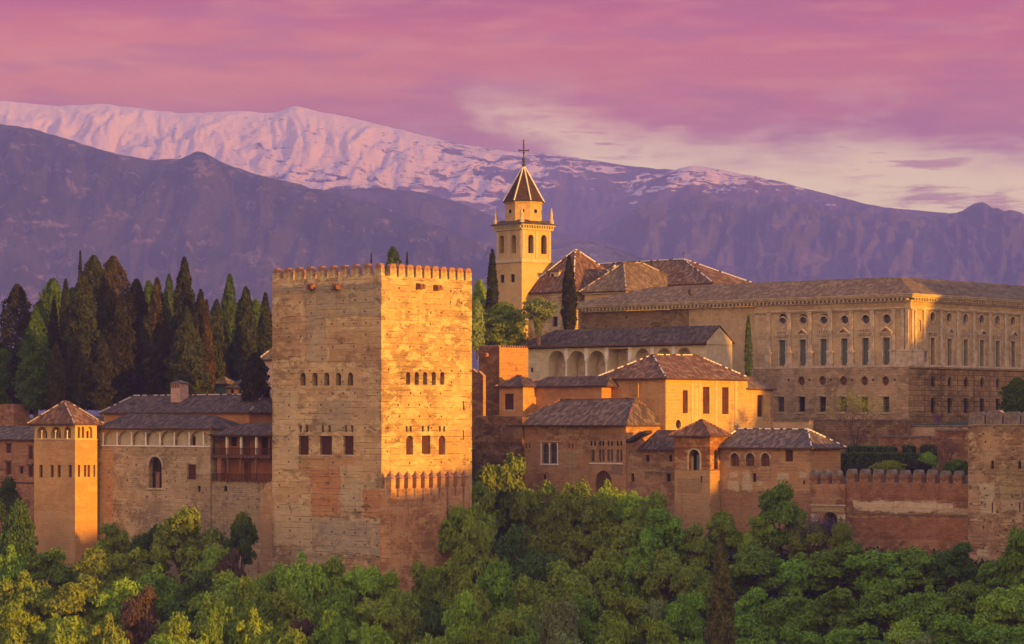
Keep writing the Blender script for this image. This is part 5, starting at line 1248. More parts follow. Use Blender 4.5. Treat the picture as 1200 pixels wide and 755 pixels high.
# unseen ridge added on the right to shade the lower mountain slopes
pp = np.linspace(3300, 9600, 150); qq = np.linspace(-1100, 1100, 40); PP, QQ = np.meshgrid(pp, qq)
hh = (700 + 220 * (fbm(PP / 900, PP * 0, 5, 4) - .5)) * np.exp(-(QQ / 520) ** 2) * np.clip((PP - 3300) / 900, 0, 1) - 60
q0 = -1400 - (PP - 3300) * .13
XX = PP * PD[0] + (QQ + q0) * SD[0]; YY = PP * PD[1] + (QQ + q0) * SD[1]
tag(grid_obj('unseen_shade_ridge', XX, YY, hh, bpy.data.materials['purple_hill']), kind='structure')

# ------------------------------------------------------------------ haze
hm = bpy.data.materials.new('evening_haze'); hm.use_nodes = True; ht = NT(hm.node_tree); ht.n.clear()
ho = ht.node('ShaderNodeOutputMaterial'); hv = ht.node('ShaderNodeVolumePrincipled'); ht.l.new(hv.outputs[0], ho.inputs['Volume'])
HAZE_D = 1.15e-4
hv.inputs['Density'].default_value = HAZE_D; hv.inputs['Color'].default_value = (0.27, 0.31, 1.0, 1); hv.inputs['Anisotropy'].default_value = 0.0
mb = MB(); mb.box(-4100, 5500, -400, 15600, -75, 1540)
hz = mb.build('haze', hm); tag(hz, kind='stuff')
# ------------------------------------------------------------------ foliage
def leaf_mat(name, c1, c2, c3, hvar=.25):
    m, t, b = new_mat(name); T_ = t.node('ShaderNodeTexCoord'); oi = t.node('ShaderNodeObjectInfo')
    n = t.noise(T_.outputs['Object'], .55, 3, .6); f = t.noise(T_.outputs['Object'], 4.0, 2, .6)
    col = t.mix(t.ss(n, .38, .62), c1, c2); col = t.mix(t.ss(f, .5, .7, 0, .8), col, c3)
    hs = t.node('ShaderNodeHueSaturation'); t.put(hs.inputs['Color'], col)
    t.put(hs.inputs['Hue'], t.m('ADD', .5, t.m('MULTIPLY', t.m('SUBTRACT', oi.outputs['Random'], .5), .022)))
    t.put(hs.inputs['Value'], t.m('ADD', .98 - hvar, t.m('MULTIPLY', oi.outputs['Random'], 2 * hvar)))
    t.put(b.inputs['Base Color'], hs.outputs[0]); b.inputs['Roughness'].default_value = .7
    tr = t.node('ShaderNodeBsdfTranslucent'); t.put(tr.inputs[0], hs.outputs[0]); mx = t.node('ShaderNodeMixShader'); mx.inputs[0].default_value = .3
    o = [q for q in t.n if q.type == 'OUTPUT_MATERIAL'][0]
    t.l.new(b.outputs[0], mx.inputs[1]); t.l.new(tr.outputs[0], mx.inputs[2]); t.l.new(mx.outputs[0], o.inputs[0])
    return m
LF = {
 'olive green': leaf_mat('olive_leaves', (0.190, 0.273, 0.025), (0.123, 0.191, 0.020), (0.325, 0.383, 0.035)),
 'yellow green': leaf_mat('yellow_green_leaves', (0.224, 0.336, 0.025), (0.151, 0.244, 0.021), (0.347, 0.441, 0.035)),
 'fresh green': leaf_mat('fresh_green_leaves', (0.151, 0.273, 0.021), (0.095, 0.186, 0.017), (0.258, 0.394, 0.032)),
 'dark green': leaf_mat('dark_green_leaves', (0.062, 0.122, 0.019), (0.043, 0.087, 0.014), (0.112, 0.186, 0.025)),
 'golden olive': leaf_mat('golden_olive_leaves', (0.202, 0.267, 0.025), (0.134, 0.186, 0.021), (0.314, 0.360, 0.032)),
 'plum brown': leaf_mat('plum_leaves', (0.10, 0.06, 0.04), (0.07, 0.05, 0.03), (0.15, 0.09, 0.05)),
 'grey green': leaf_mat('grey_green_leaves', (0.19, 0.25, 0.07), (0.13, 0.18, 0.055), (0.26, 0.29, 0.11)),
 'cypress': leaf_mat('cypress_leaves', (0.036, 0.046, 0.018), (0.022, 0.030, 0.013), (0.060, 0.068, 0.024), .25),
 'rusty': leaf_mat('sunlit_cypress_leaves', (0.085, 0.060, 0.020), (0.05, 0.042, 0.017), (0.13, 0.085, 0.025), .2),
 'blackish': leaf_mat('blackish_leaves', (0.026, 0.026, 0.014), (0.017, 0.019, 0.011), (0.045, 0.040, 0.018), .2),
 'brown olive': leaf_mat('brown_olive_leaves', (0.12, 0.115, 0.03), (0.085, 0.085, 0.024), (0.19, 0.16, 0.035), .1),
 'poplar green': leaf_mat('poplar_leaves', (0.055, 0.10, 0.03), (0.04, 0.075, 0.022), (0.09, 0.14, 0.04), .1),
 'dark rust': leaf_mat('dark_rust_leaves', (0.060, 0.046, 0.018), (0.036, 0.034, 0.015), (0.09, 0.062, 0.022), .1),
 'deep shade': leaf_mat('shaded_undergrowth_leaves', (0.022, 0.04, 0.013), (0.014, 0.026, 0.010), (0.05, 0.08, 0.02), .1),  # blackish, so the shade under the trees sits in the leaf colour
}
M['bark'] = flat('bark', (0.07, 0.05, 0.035), .95, .4, 3)
def leaves_mesh(name, C_, N_, size, seed, elong=1.0, up=0.0):
    rng = np.random.default_rng(seed); n = len(C_)
    d = N_ + rng.normal(0, .75, (n, 3)); d /= np.linalg.norm(d, axis=1, keepdims=True) + 1e-9
    a = np.cross(d, rng.normal(0, 1, (n, 3)) + np.array([0, 0, .01])); a /= np.linalg.norm(a, axis=1, keepdims=True) + 1e-9
    if up: a = a * (1 - up) + np.array([0, 0, up]); a /= np.linalg.norm(a, axis=1, keepdims=True)
    b_ = np.cross(d, a); b_ /= np.linalg.norm(b_, axis=1, keepdims=True) + 1e-9
    s = size * rng.uniform(.6, 1.35, (n, 1))
    v = np.stack([C_ - a * s * elong, C_ + b_ * s * .55, C_ + a * s * elong, C_ - b_ * s * .55], 1).reshape(-1, 3)
    me = bpy.data.meshes.new(name); me.vertices.add(n * 4); me.vertices.foreach_set('co', v.ravel().astype(np.float32))
    me.loops.add(n * 4); me.loops.foreach_set('vertex_index', np.arange(n * 4, dtype=np.int32))
    me.polygons.add(n); me.polygons.foreach_set('loop_start', (np.arange(n) * 4).astype(np.int32)); me.update(calc_edges=True)
    return me
def broad_crown(seed, n=8500, clumps=26, size=.20, hgt=1.0):
    """Crown of unit half-width 4 m, total height about 9 m above the ground (trunk 2.5 m)."""
    rng = np.random.default_rng(seed); P_, N_ = [], []
    cs = []
    for i in range(clumps):
        th = rng.uniform(0, 2 * math.pi); ph = math.acos(rng.uniform(-.8, 1)); r = rng.uniform(.5, 1.12)
        cs.append((3.0 * r * math.sin(ph) * math.cos(th), 3.0 * r * math.sin(ph) * math.sin(th), 4.7 + 3.1 * r * math.cos(ph), rng.choice([.6, .8, 1.0, 1.3, 1.65])))
    w_ = np.array([c[3] ** 2 for c in cs]); cnt = (n * w_ / w_.sum()).astype(int)
    for (cx, cy, cz, r), k in zip(cs, cnt):
        d = rng.normal(0, 1, (k, 3)); d /= np.linalg.norm(d, axis=1, keepdims=True)
        d[:, 2] = np.where(d[:, 2] < -.3, -d[:, 2] * .5, d[:, 2])
        wob = 1 + .25 * np.sin(d[:, :1] * 5 + cx) * np.cos(d[:, 1:2] * 6 + cy)
        rr = r * rng.uniform(.70, 1.05, (k, 1)) * wob
        P_.append(np.array([[cx, cy, cz]]) + d * rr * np.array([1, 1, .8])); N_.append(d + np.array([0, 0, .35]))
    return leaves_mesh('crown', np.concatenate(P_), np.concatenate(N_), size, seed, 1.1)
def cyp_crown(seed, n=6000, size=.22, prof=None, rough=.16):
    """Columnar crown: radius 1, height 0..1 scaled by the object (so x,y scale = radius, z scale = height); built at height 10."""
    rng = np.random.default_rng(seed); H_ = 10.0
    t_ = rng.uniform(0, 1, n) ** 1.12; th = rng.uniform(0, 2 * math.pi, n)
    if prof is None: prof = [(0, .55), (.08, .85), (.25, 1.0), (.5, .9), (.75, .62), (.9, .34), (.97, .15), (1.0, .02)]
    R = np.interp(t_, [p[0] for p in prof], [p[1] for p in prof])
    lump = 1 + rough * (np.sin(th * 3 + t_ * 17 + seed) + np.sin(th * 5 - t_ * 31) * .7 + np.sin(t_ * 60 + th * 2) * .4)
    rr = R * lump * rng.uniform(.72, 1.04, n)
    P_ = np.stack([rr * np.cos(th), rr * np.sin(th), t_ * H_], 1)
    N_ = np.stack([np.cos(th), np.sin(th), .15 + 0 * th], 1)
    P_ = P_ * np.array([1.0, 1.0, 1.0])
    return P_, N_, seed, size
def link(me, name, parent=None, mat=None):
    if mat and not len(me.materials): me.materials.append(mat)
    o = bpy.data.objects.new(name, me); COL.objects.link(o); o.parent = parent; return o
random.seed(11)
BC = [broad_crown(100 + i, 12500, 28 + i * 4, .20) for i in range(6)]
for me in BC: me.materials.append(LF['olive green'])
def trunk_mesh(seed):
    r = random.Random(seed); mb = MB(); p = Vector((0, 0, -1.5)); q = Vector((r.uniform(-.3, .3), r.uniform(-.3, .3), 3.2))
    mb.tube(p, q, .34, .24, 7)
    for i in range(5):
        a = 2 * math.pi * i / 5 + r.random(); e = Vector((1.9 * math.cos(a), 1.9 * math.sin(a), r.uniform(5, 6.8))); mb.tube(q - Vector((0, 0, .3)), e, .16, .06, 5)
    return mb.mesh('trunk', M['bark'])
TK = [trunk_mesh(i) for i in range(3)]
def set_mat(o, mat):
    o.material_slots[0].link = 'OBJECT'; o.material_slots[0].material = mat
_reg = []
def broad_tree(px, top, wpx, Y, colour, label=None, group='broadleaf trees on the slope below the walls', name='broadleaf_tree'):
    x = (px - 600) / FOC * Y; zt = (HZ - top) / FOC * Y; g = float(ground(x, Y)) - .2
    hgt = max(3.0, zt - g); rad = wpx / 2 / FOC * Y
    root = bpy.data.objects.new(name, None); COL.objects.link(root); root.location = (x, Y, g); root.rotation_euler.z = random.uniform(0, 6.28)
    k = rad / 3.7; zk = hgt / 8.9
    root['category'] = 'tree'; root['group'] = group
    cr = link(random.choice(BC), 'crown', root); set_mat(cr, LF[colour]); cr.scale = (k, k, 1)
    tkk = link(random.choice(TK), 'trunk', root); tkk.scale = (k, k, 1)
    # keep clump shape round: crown scaled with its radius, lifted so that its top meets the height
    cz = min(max(zk, k * .85), k * 1.9)
    cr.scale = (k, k, cz); cr.location.z = hgt - 8.9 * cz
    tkk.scale = (k, k, max(.3, (hgt - 2.2 * cz) / 6.8))
    _reg.append((root, px, top, Y, colour, wpx, label)); return root

GB = 'broadleaf trees on the slope below the walls'
TREES = [
 # along the wall feet, left part
 (20, 588, 50, 436, 'dark green'), (8, 560, 40, 452, 'dark green'), (132, 614, 50, 426, 'olive green'), (176, 610, 46, 424, 'dark green'), (216, 588, 78, 416, 'golden olive'), (283, 598, 38, 410, 'dark green'),
 (252, 626, 44, 404, 'olive green'), (270, 645, 40, 400, 'plum brown'), (150, 640, 60, 412, 'olive green'), (60, 640, 70, 418, 'fresh green'), (112, 644, 64, 408, 'olive green'), (14, 632, 60, 420, 'fresh green'),
 # below the great tower
 (318, 655, 52, 388, 'olive green'), (352, 640, 66, 384, 'yellow green'), (392, 648, 56, 384, 'yellow green'), (428, 650, 60, 382, 'yellow green'), (458, 665, 46, 380, 'yellow green'), (498, 652, 48, 388, 'golden olive'),
 # gap to the right of the tower
 (585, 530, 78, 430, 'olive green'), (552, 552, 50, 420, 'olive green'), (546, 575, 62, 408, 'yellow green'), (560, 605, 50, 400, 'golden olive'), (628, 562, 56, 424, 'olive green'), (668, 560, 54, 420, 'olive green'), (648, 590, 60, 410, 'olive green'),
 (700, 578, 56, 414, 'olive green'), (712, 556, 46, 422, 'olive green'), (742, 566, 50, 416, 'yellow green'), (765, 574, 46, 410, 'olive green'), (735, 600, 66, 402, 'olive green'), (775, 596, 62, 400, 'fresh green'), (600, 610, 56, 400, 'dark green'),
 (688, 612, 54, 402, 'olive green'), (640, 636, 56, 396, 'dark green'),
 (916, 562, 62, 398, 'fresh green'), (848, 600, 52, 402, 'olive green'), (815, 612, 44, 400, 'olive green'), (890, 606, 50, 396, 'olive green'), (948, 604, 50, 392, 'golden olive'), (985, 604, 26, 388, 'olive green'),
 # second row
 (30, 662, 80, 396, 'yellow green'), (90, 672, 80, 392, 'golden olive'), (136, 676, 66, 390, 'yellow green'), (182, 655, 66, 396, 'fresh green'), (165, 682, 48, 384, 'plum brown'), (228, 668, 66, 386, 'dark green'),
 (262, 664, 72, 380, 'olive green'), (300, 670, 60, 376, 'yellow green'), (345, 682, 70, 372, 'yellow green'), (398, 690, 60, 370, 'fresh green'), (440, 690, 60, 370, 'golden olive'), (474, 680, 50, 376, 'olive green'), (520, 652, 56, 386, 'yellow green'),
 (548, 668, 56, 380, 'golden olive'), (505, 690, 60, 370, 'dark green'), (585, 660, 66, 384, 'fresh green'), (620, 668, 56, 380, 'olive green'), (662, 652, 70, 384, 'olive green'), (706, 640, 64, 388, 'olive green'), (745, 636, 60, 388, 'fresh green'),
 (780, 640, 60, 384, 'olive green'), (812, 650, 50, 380, 'olive green'), (880, 638, 80, 384, 'fresh green'), (936, 644, 72, 382, 'fresh green'), (984, 632, 76, 380, 'fresh green'), (1035, 636, 76, 376, 'fresh green'), (1080, 640, 70, 374, 'fresh green'), (1118, 632, 56, 372, 'dark green'),
 (1178, 650, 70, 362, 'fresh green'), (1205, 615, 60, 360, 'fresh green'),
 # third row
 (20, 700, 70, 372, 'yellow green'), (75, 706, 84, 370, 'yellow green'), (130, 712, 60, 366, 'golden olive'), (210, 714, 66, 362, 'yellow green'), (255, 706, 60, 362, 'fresh green'), (168, 708, 50, 366, 'plum brown'), (300, 706, 60, 360, 'yellow green'),
 (345, 722, 60, 354, 'yellow green'), (352, 716, 36, 358, 'plum brown'), (390, 718, 56, 354, 'fresh green'), (435, 718, 64, 354, 'yellow green'), (478, 716, 58, 354, 'olive green'), (545, 690, 56, 364, 'yellow green'), (590, 700, 60, 358, 'olive green'), (648, 698, 66, 358, 'grey green'),
 (616, 696, 50, 362, 'olive green'), (690, 690, 56, 364, 'fresh green'), (735, 688, 66, 362, 'yellow green'), (770, 692, 40, 362, 'grey green'), (800, 690, 60, 358, 'fresh green'), (880, 690, 66, 358, 'fresh green'), (930, 684, 76, 358, 'fresh green'), (985, 684, 76, 356, 'fresh green'),
 (1040, 680, 76, 356, 'fresh green'), (1090, 680, 60, 352, 'fresh green'), (1130, 672, 66, 352, 'fresh green'), (1175, 684, 76, 346, 'yellow green'),
 # front row
 (20, 738, 76, 344, 'yellow green'), (95, 742, 66, 340, 'fresh green'), (150, 740, 66, 342, 'yellow green'), (190, 728, 70, 346, 'fresh green'), (250, 742, 70, 340, 'yellow green'), (310, 744, 60, 338, 'fresh green'), (405, 742, 70, 338, 'olive green'), (460, 744, 50, 336, 'fresh green'),
 (510, 728, 66, 344, 'olive green'), (560, 736, 60, 340, 'yellow green'), (610, 732, 60, 342, 'fresh green'), (668, 734, 66, 340, 'grey green'), (720, 730, 60, 342, 'olive green'), (772, 728, 56, 342, 'yellow green'), (812, 736, 50, 340, 'fresh green'), (885, 732, 70, 340, 'fresh green'),
 (940, 730, 66, 340, 'fresh green'), (1000, 728, 76, 340, 'fresh green'), (1060, 726, 70, 340, 'yellow green'), (1120, 716, 76, 338, 'fresh green'), (1180, 722, 80, 334, 'fresh green'), (1075, 742, 50, 336, 'grey green'),
]
def row_of(top, Y):
    if Y >= 396: return 'at the wall foot'
    if Y >= 374: return 'second row down'
    if Y >= 348: return 'middle slope row'
    return 'bottom edge row'
def where(px):
    for lim, s in ((118, 'under lookout tower'), (250, 'under arcaded wing'), (330, 'left of great tower'), (470, 'below great tower'), (560, 'right of great tower foot'), (740, 'below salmon palace'),
                   (850, 'below chapel tower'), (960, 'below brick wing'), (1134, 'below crenellated wall'), (1400, 'below right edge tower')):
        if px < lim: return s
for tr in TREES: broad_tree(*tr)
cell = {}
for rec in _reg: cell.setdefault((rec[4], row_of(rec[2], rec[3]), where(rec[1])), []).append(rec)
ORD = ['first', 'second', 'third', 'fourth', 'fifth', 'sixth', 'seventh', 'eighth', 'ninth', 'tenth', 'eleventh', 'twelfth']
for (colour, row, wh), recs in cell.items():
    recs.sort(key=lambda r: r[1])
    for i, r in enumerate(recs):
        size = 'large' if r[5] >= 70 else ('small' if r[5] < 48 else 'rounded')
        o_ = '' if len(recs) == 1 else (', ' + ('left one' if i == 0 else ('right one' if i == len(recs) - 1 else ('middle one' if len(recs) == 3 else ORD[i] + ' from the left'))))
        r[0]['label'] = f'{size} {colour} tree, {row}, {wh}{o_}'

# ------------------------------------------------------------------ cypresses and conifers
_CY = {}
PROFS = {'cyp': None, 'spire': [(0, .6), (.1, .95), (.3, 1), (.55, .8), (.8, .42), (.93, .16), (1, .01)], 'oval': [(0, .5), (.15, .9), (.4, 1.0), (.65, .95), (.82, .7), (.93, .42), (1, .1)],
         'round': [(0, .12), (.35, .2), (.5, .7), (.65, 1.0), (.82, .95), (.93, .65), (1, .2)]}
def cypress(px, top, base, wpx, Y, colour, shape, label, group='dark cypresses on the hill at the left', name='cypress_tree', zground=None):
    x = (px - 600) / FOC * Y; zt = (HZ - top) / FOC * Y; zb = (HZ - base) / FOC * Y if zground is None else zground
    H_ = zt - zb; r = wpx / 2 / FOC * Y
    sd_ = random.randrange(10000)
    rough = .30 if shape == 'round' else (.2 if r > 1.5 else .12)
    n = int(min(11000, max(1200, 26 * H_ * r * 9)))
    P_, N_, s_, z_ = cyp_crown(sd_, n, .2, PROFS[shape], rough)
    P_ = P_ * np.array([r, r, (H_ - .8) / 10.0]) + np.array([0, 0, .8])
    me = leaves_mesh('crown', P_, N_, .24 if r > .9 else .14, sd_, 1.3, .5 if shape != 'round' else .0); me.materials.append(LF[colour])
    root = bpy.data.objects.new(name, None); COL.objects.link(root); root.location = (x, Y, zb)
    tag(root, label, 'tree', group)
    link(me, 'crown', root)
    mb = MB(); mb.tube((0, 0, -1), (0, 0, H_ * .72), max(.12, r * .16), .05, 6); mb.build('trunk', M['bark'], root)
    return root
CYL = [
 (20, 334, 490, 42, 492, 'blackish', 'oval', 'broad blackish evergreen with flat rusty top at the left edge of the cypress grove'),
 (4, 410, 490, 40, 486, 'dark green', 'oval', 'low dark green evergreen cut by the left edge of the photo'),
 (42, 360, 485, 42, 478, 'dark green', 'spire', 'bluish green pointed conifer, lightest cone near the left edge of the grove'),
 (63, 353, 480, 17, 484, 'blackish', 'cyp', 'thin dark cypress right beside the bluish green conifer'),
 (66, 402, 485, 20, 474, 'dark rust', 'cyp', 'short rusty cypress in front behind the lookout tower roof'),
 (77, 328, 480, 19, 492, 'cypress', 'cyp', 'slim olive cypress between the two broadest left cypresses'),
 (62, 327, 470, 40, 500, 'dark green', 'oval', 'rounded green tree top behind the left cypresses'),
 (97, 322, 485, 44, 480, 'cypress', 'cyp', 'tall broad olive cypress directly above the arcaded wing left end'),
 (94, 294, 450, 9, 505, 'blackish', 'cyp', 'needle thin black cypress tip beside the domed pine'),
 (110, 300, 470, 40, 508, 'cypress', 'oval', 'domed olive brown pine, left of the twin pines'),
 (133, 301, 470, 46, 510, 'dark rust', 'oval', 'domed rusty pine, right of the twin pines'),
 (141, 346, 485, 50, 482, 'blackish', 'spire', 'big black cypress cone at the centre of the grove'),
 (160, 328, 470, 30, 498, 'blackish', 'oval', 'dark pine half hidden behind the black cypress cone'),
 (170, 372, 480, 34, 486, 'cypress', 'spire', 'low olive cone between the black cypress and the tall dark cypress'),
 (174, 330, 460, 22, 505, 'dark green', 'oval', 'green tree top between the dark pine and the rusty cypress'),
 (184, 326, 470, 26, 494, 'dark rust', 'cyp', 'rusty red cypress left of the pale poplar'),
 (198, 322, 460, 20, 504, 'poplar green', 'cyp', 'pale green poplar top between rusty and tall dark cypress'),
 (216, 302, 480, 32, 492, 'cypress', 'cyp', 'tallest dark cypress of the left grove with rounded tip'),
 (186, 378, 482, 36, 480, 'blackish', 'spire', 'wide dark cypress in front of the rusty cypress'),
 (219, 360, 484, 44, 476, 'cypress', 'spire', 'broad olive cypress in front of the tallest dark cypress'),
 (235, 340, 480, 24, 488, 'blackish', 'cyp', 'dark cypress just right of the tallest one'),
 (242, 352, 482, 20, 480, 'rusty', 'spire', 'sunlit orange slanting cypress edge above the chimney'),  # evening sun on this edge is put into the leaf colour
 (254, 352, 460, 27, 486, 'cypress', 'cyp', 'medium dark cypress above the little pavilion'),
 (269, 322, 450, 23, 500, 'poplar green', 'cyp', 'bright green poplar right of the medium dark cypress'),
 (288, 337, 465, 31, 488, 'cypress', 'cyp', 'broad dark cypress behind the little pavilion'),
 (300, 352, 440, 22, 500, 'dark green', 'oval', 'green tree filling the gap left of the great tower'),
 (311, 344, 450, 19, 480, 'cypress', 'cyp', 'cypress touching the upper left edge of the great tower'),
 (299, 414, 498, 30, 438, 'blackish', 'oval', 'black evergreen over the balcony roof beside the great tower'),
 (262, 400, 462, 34, 492, 'blackish', 'oval', 'low dark shrub mass under the medium cypress'),
 (120, 395, 485, 36, 478, 'blackish', 'spire', 'short black conifer low in the middle of the grove'),
 (86, 338, 470, 46, 514, 'dark green', 'oval', 'dark green crown showing between the two tallest left cypresses'),
 (122, 330, 470, 46, 516, 'blackish', 'oval', 'black green crown between the olive brown pine and rusty pine'),
 (155, 348, 475, 44, 512, 'cypress', 'oval', 'deep green crown right of the black cypress cone'),
 (203, 346, 470, 40, 514, 'blackish', 'oval', 'black green crown below the pale poplar top'),
 (227, 356, 470, 40, 512, 'cypress', 'oval', 'deep green crown just right of the tallest dark cypress'),
 (250, 372, 465, 40, 514, 'blackish', 'oval', 'black green crown under the medium cypress'),
 (279, 356, 460, 40, 514, 'cypress', 'oval', 'deep green crown between the bright poplar and broad dark cypress'),
 (50, 352, 470, 46, 514, 'cypress', 'oval', 'deep green crown behind the bluish green conifer'),
 (30, 400, 490, 36, 484, 'blackish', 'oval', 'dark evergreen behind the ruined turret stump'),
]
for c_ in CYL: cypress(*c_)
GR = 'single cypresses among the palaces'
cypress(577, 293, 412, 15, 512, 'cypress', 'cyp', 'tall slim cypress standing left of the church bell tower', GR)
cypress(667, 300, 392, 17, 506, 'blackish', 'cyp', 'black cypress in front of the church roof above the white gallery', GR)
cypress(877, 370, 446, 9.5, 478, 'dark green', 'cyp', 'thin green cypress against the plain palace wall', GR)
cypress(847.5, 391, 436, 7.5, 480, 'dark green', 'cyp', 'short thin cypress beside the gable of the white gallery', GR)
cypress(435, 297, 400, 4.5, 520, 'blackish', 'cyp', 'tiny cypress tip above the left battlements of the great tower', GR)
cypress(460.5, 290, 400, 15, 520, 'dark green', 'round', 'small round tree top above the battlement corner of the great tower', GR)
cypress(477, 296, 400, 5, 522, 'blackish', 'cyp', 'tiny cypress tip above the sunlit battlements of the great tower', GR)
cypress(845.5, 622, 800, 30, 342, 'brown olive', 'spire', 'brown green pointed cypress standing alone in front of the green slope', 'lone cypress on the slope')
GT = 'trees on the terrace by the church'
cypress(590, 355, 415, 50, 500, 'olive green', 'oval', 'soft green pine beside the plain block behind the great tower', GT, 'pine_tree')
cypress(562, 328, 410, 20, 516, 'olive green', 'oval', 'light green tree against the right edge of the great tower', GT, 'broadleaf_tree')
cypress(559, 352, 415, 16, 490, 'grey green', 'oval', 'pale flowering bush tree touching the right edge of the great tower', GT, 'broadleaf_tree')
cypress(631, 350, 398, 36, 492, 'grey green', 'round', 'airy grey green tree below the church wall', GT, 'broadleaf_tree')
cypress(1192, 444, 500, 34, 440, 'dark green', 'oval', 'dark round evergreen against the right end of the renaissance palace', GT, 'evergreen_tree')

# bare tree on the terrace
def bare_tree(px, top, base, wpx, Y, label, mat, seed, nleaf=500, leaf='golden olive'):
    x = (px - 600) / FOC * Y; zb = (HZ - base) / FOC * Y; H_ = (base - top) / FOC * Y; rd = wpx / 2 / FOC * Y
    root = bpy.data.objects.new('bare_tree', None); COL.objects.link(root); root.location = (x, Y, zb); tag(root, label, 'tree')
    r = random.Random(seed); mb = MB(); tips = []
    def grow(p, d, L, rad, k):
        q = p + d * L; mb.tube(p, q, rad, rad * .6, 4)
        if k == 0: tips.append(q); return
        for i in range(3 if k > 1 else 4):
            e = Vector((r.uniform(-1, 1), r.uniform(-1, 1), r.uniform(-.15, .7))); grow(q, (d * .55 + e * .75).normalized(), L * r.uniform(.55, .85), rad * .55, k - 1)
    for i in range(4):
        a = i * 1.6 + r.random(); grow(Vector((0, 0, 0)), Vector((math.cos(a) * .55, math.sin(a) * .55, 1)).normalized(), H_ * .36, .13, 4)
    s = max(abs(v[0]) for v in mb.v); mx_ = max(v[2] for v in mb.v)
    mb.v = [(v[0] * rd / s, v[1] * rd / s, v[2] * H_ / mx_) for v in mb.v]
    mb.build('trunk', mat, root)
    if nleaf:
        rng = np.random.default_rng(seed); tp = np.array([[p.x * rd / s, p.y * rd / s, p.z * H_ / mx_] for p in tips]); P_ = tp[rng.integers(0, len(tp), nleaf)] + rng.normal(0, .35, (nleaf, 3))
        me = leaves_mesh('crown', P_, rng.normal(0, 1, (nleaf, 3)), .09, seed); me.materials.append(LF[leaf]); link(me, 'crown', root)
    return root
bare_tree(1003, 452, 526, 96, 436, 'wide bare branched tree with sparse olive buds in front of the renaissance palace', M['bark'], 4, 1800)
bare_tree(1110, 512, 552, 40, 424, 'rounded purple brown leafless shrub left of the right hand tower', flat('reddish_twigs', (0.13, 0.06, 0.05)), 9, 900, 'plum brown')

# hedges and shrubs on the terrace
def hedge(px0, px1, top, base, Y, depth, label, colour='dark green', seed=0):
    b = BD(None, '', '', px1, Y); xa = b.xs(px0); z1 = b.z(top, xa / 2); z0 = b.z(base, xa / 2) - 1.5
    root = empty('hedge', (b.X0, Y, 0), -R_(41), label, 'hedge', 'clipped hedges on the terrace')
    rng = np.random.default_rng(seed); L = -xa; n1 = int(L * (z1 - z0) * 26); n2 = int(L * depth * 26)
    f = np.stack([rng.uniform(xa, 0, n1), rng.uniform(-.12, .1, n1), rng.uniform(z0, z1, n1)], 1); tp = np.stack([rng.uniform(xa, 0, n2), rng.uniform(0, depth, n2), rng.uniform(z1 - .12, z1 + .08, n2)], 1)
    N_ = np.concatenate([np.tile([0, -1, .2], (n1, 1)), np.tile([0, 0, 1.0], (n2, 1))])
    me = leaves_mesh('foliage', np.concatenate([f, tp]), N_, .16, seed); me.materials.append(LF[colour]); link(me, 'foliage', root)
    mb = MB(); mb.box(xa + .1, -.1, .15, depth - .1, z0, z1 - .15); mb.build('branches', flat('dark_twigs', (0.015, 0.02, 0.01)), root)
hedge(984, 1082, 531, 548, 420, 1.5, 'long clipped dark green hedge behind the crenellated wall', 'dark green', 1)
hedge(990, 1048, 523, 532, 432, 1.2, 'upper clipped hedge behind the long hedge, left one', 'dark green', 2)
hedge(1056, 1069, 522, 534, 431, 1.4, 'small square block of clipped hedge, middle one on the terrace', 'dark green', 3)
hedge(1077, 1094, 522, 534, 428, 1.4, 'small square block of clipped hedge, right one on the terrace', 'dark green', 4)
def shrub(px, top, wpx, Y, base, colour, label, group='shrubs behind the battlements'):
    r = cypress(px, top, base, wpx, Y, colour, 'oval', label, group, 'shrub'); return r
shrub(1087, 531, 20, 412, 556, 'fresh green', 'bright green shrub in front of the right end of the long hedge')
shrub(1042, 541, 36, 408, 560, 'golden olive', 'straggly olive shrub in front of the middle of the long hedge')
shrub(1072, 541, 34, 408, 560, 'blackish', 'dark low shrub between the olive and the bright green shrub')
shrub(1122, 540, 30, 405, 562, 'dark green', 'dark shrub at the foot of the right hand tower')
shrub(1005, 546, 30, 410, 562, 'blackish', 'small dark shrub behind the left merlons of the curtain wall')
# wisteria by the gate
x_ = (968 - 600) / FOC * 391
wm = leaf_mat('wisteria_blossom', (0.16, 0.08, 0.20), (0.09, 0.06, 0.10), (0.06, 0.07, 0.03))
rng = np.random.default_rng(3); n = 1500
P_ = np.stack([rng.normal(0, 2.0, n), rng.normal(0, .6, n), rng.normal(0, .7, n)], 1); me = leaves_mesh('foliage', P_, rng.normal(0, 1, (n, 3)) + [0, -1, 0], .13, 3); me.materials.append(wm)
wr_ = empty('wisteria_bush', (x_, 391, (HZ - 618) / FOC * 391), 0, 'purple flowering bush spilling beside the stone framed gateway', 'bush'); link(me, 'foliage', wr_)
mb = MB(); mb.tube((0, 0, -6), (0, .2, 0), .15, .08); mb.tube((0, .2, -.5), (-1.5, 0, .3), .07, .04); mb.tube((0, .2, -.5), (1.5, 0, .2), .07, .04); mb.build('stem', M['bark'], wr_)

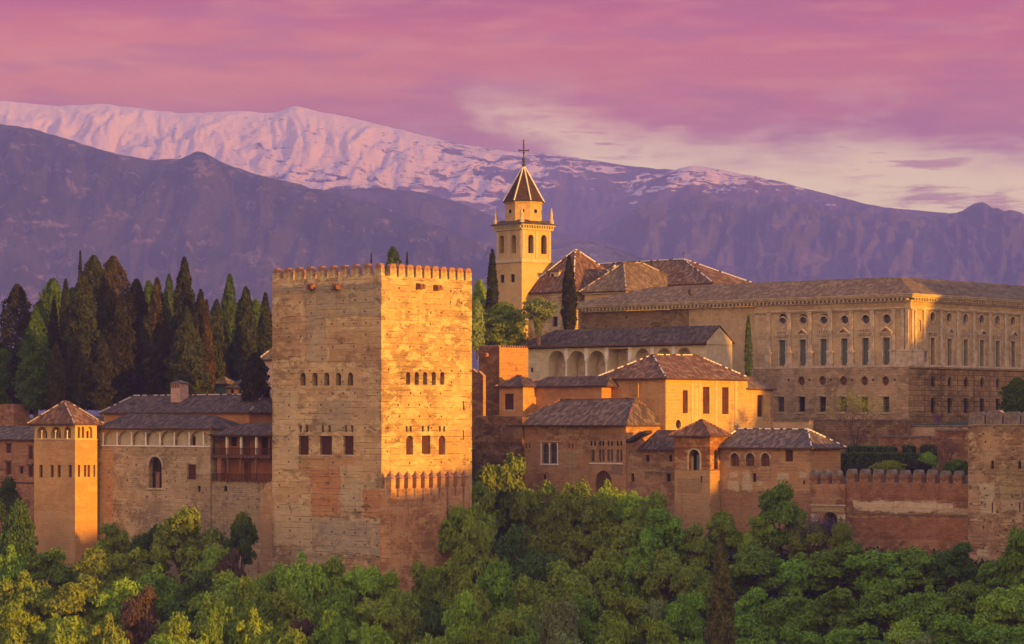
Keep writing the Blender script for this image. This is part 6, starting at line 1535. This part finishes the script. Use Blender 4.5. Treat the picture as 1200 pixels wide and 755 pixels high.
# undergrowth covering the slope: uncountable low foliage
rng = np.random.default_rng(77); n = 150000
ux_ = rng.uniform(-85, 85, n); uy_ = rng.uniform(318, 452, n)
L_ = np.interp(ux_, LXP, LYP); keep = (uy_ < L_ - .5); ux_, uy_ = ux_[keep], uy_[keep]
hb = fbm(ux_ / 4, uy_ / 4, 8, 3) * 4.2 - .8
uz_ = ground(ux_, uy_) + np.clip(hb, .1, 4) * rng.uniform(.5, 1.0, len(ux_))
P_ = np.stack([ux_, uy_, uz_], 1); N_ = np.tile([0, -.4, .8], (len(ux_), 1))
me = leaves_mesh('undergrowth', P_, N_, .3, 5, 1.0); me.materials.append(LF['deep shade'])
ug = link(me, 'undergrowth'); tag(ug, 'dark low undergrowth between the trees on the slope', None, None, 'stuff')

# ------------------------------------------------------------------ person on the terrace
Yp = 460.4; xp = (1099 - 600) / FOC * Yp; zp = -.47
pm_ = bpy.data.meshes.new('person'); vs_ = [(0, 0, .95), (0, 0, 1.2), (0, 0, 1.45), (0, 0, 1.56), (.10, 0, .9), (.12, -.05, .48), (.13, .05, .05), (.13, -.1, .03), (-.10, 0, .9), (-.14, .1, .48), (-.16, .22, .07), (-.16, .1, .03), (.2, 0, 1.42), (.27, .03, 1.14), (.26, -.1, .9), (-.2, 0, 1.42), (-.27, .03, 1.14), (-.25, -.12, .92), (0, 0, 1.68), (0, -.01, 1.78)]
ed_ = [(0, 1), (1, 2), (2, 3), (0, 4), (4, 5), (5, 6), (6, 7), (0, 8), (8, 9), (9, 10), (10, 11), (2, 12), (12, 13), (13, 14), (2, 15), (15, 16), (16, 17), (3, 18), (18, 19)]
pm_.from_pydata(vs_, ed_, [])
po = bpy.data.objects.new('person', pm_); COL.objects.link(po); po.location = (xp, Yp, zp)
md = po.modifiers.new('skin', 'SKIN'); rad_ = [.15, .14, .16, .06, .10, .07, .045, .035, .10, .07, .045, .035, .065, .05, .035, .065, .05, .035, .10, .085]
for i, sv_ in enumerate(pm_.skin_vertices[0].data): sv_.radius = (rad_[i], rad_[i] * .85); sv_.use_root = (i == 0)
po.modifiers.new('sub', 'SUBSURF').render_levels = 1
pm_.materials.append(flat('violet_clothes', (0.06, 0.03, 0.16)))
tag(po, 'person in violet blue clothes standing on the terrace below the renaissance palace corner', 'person')
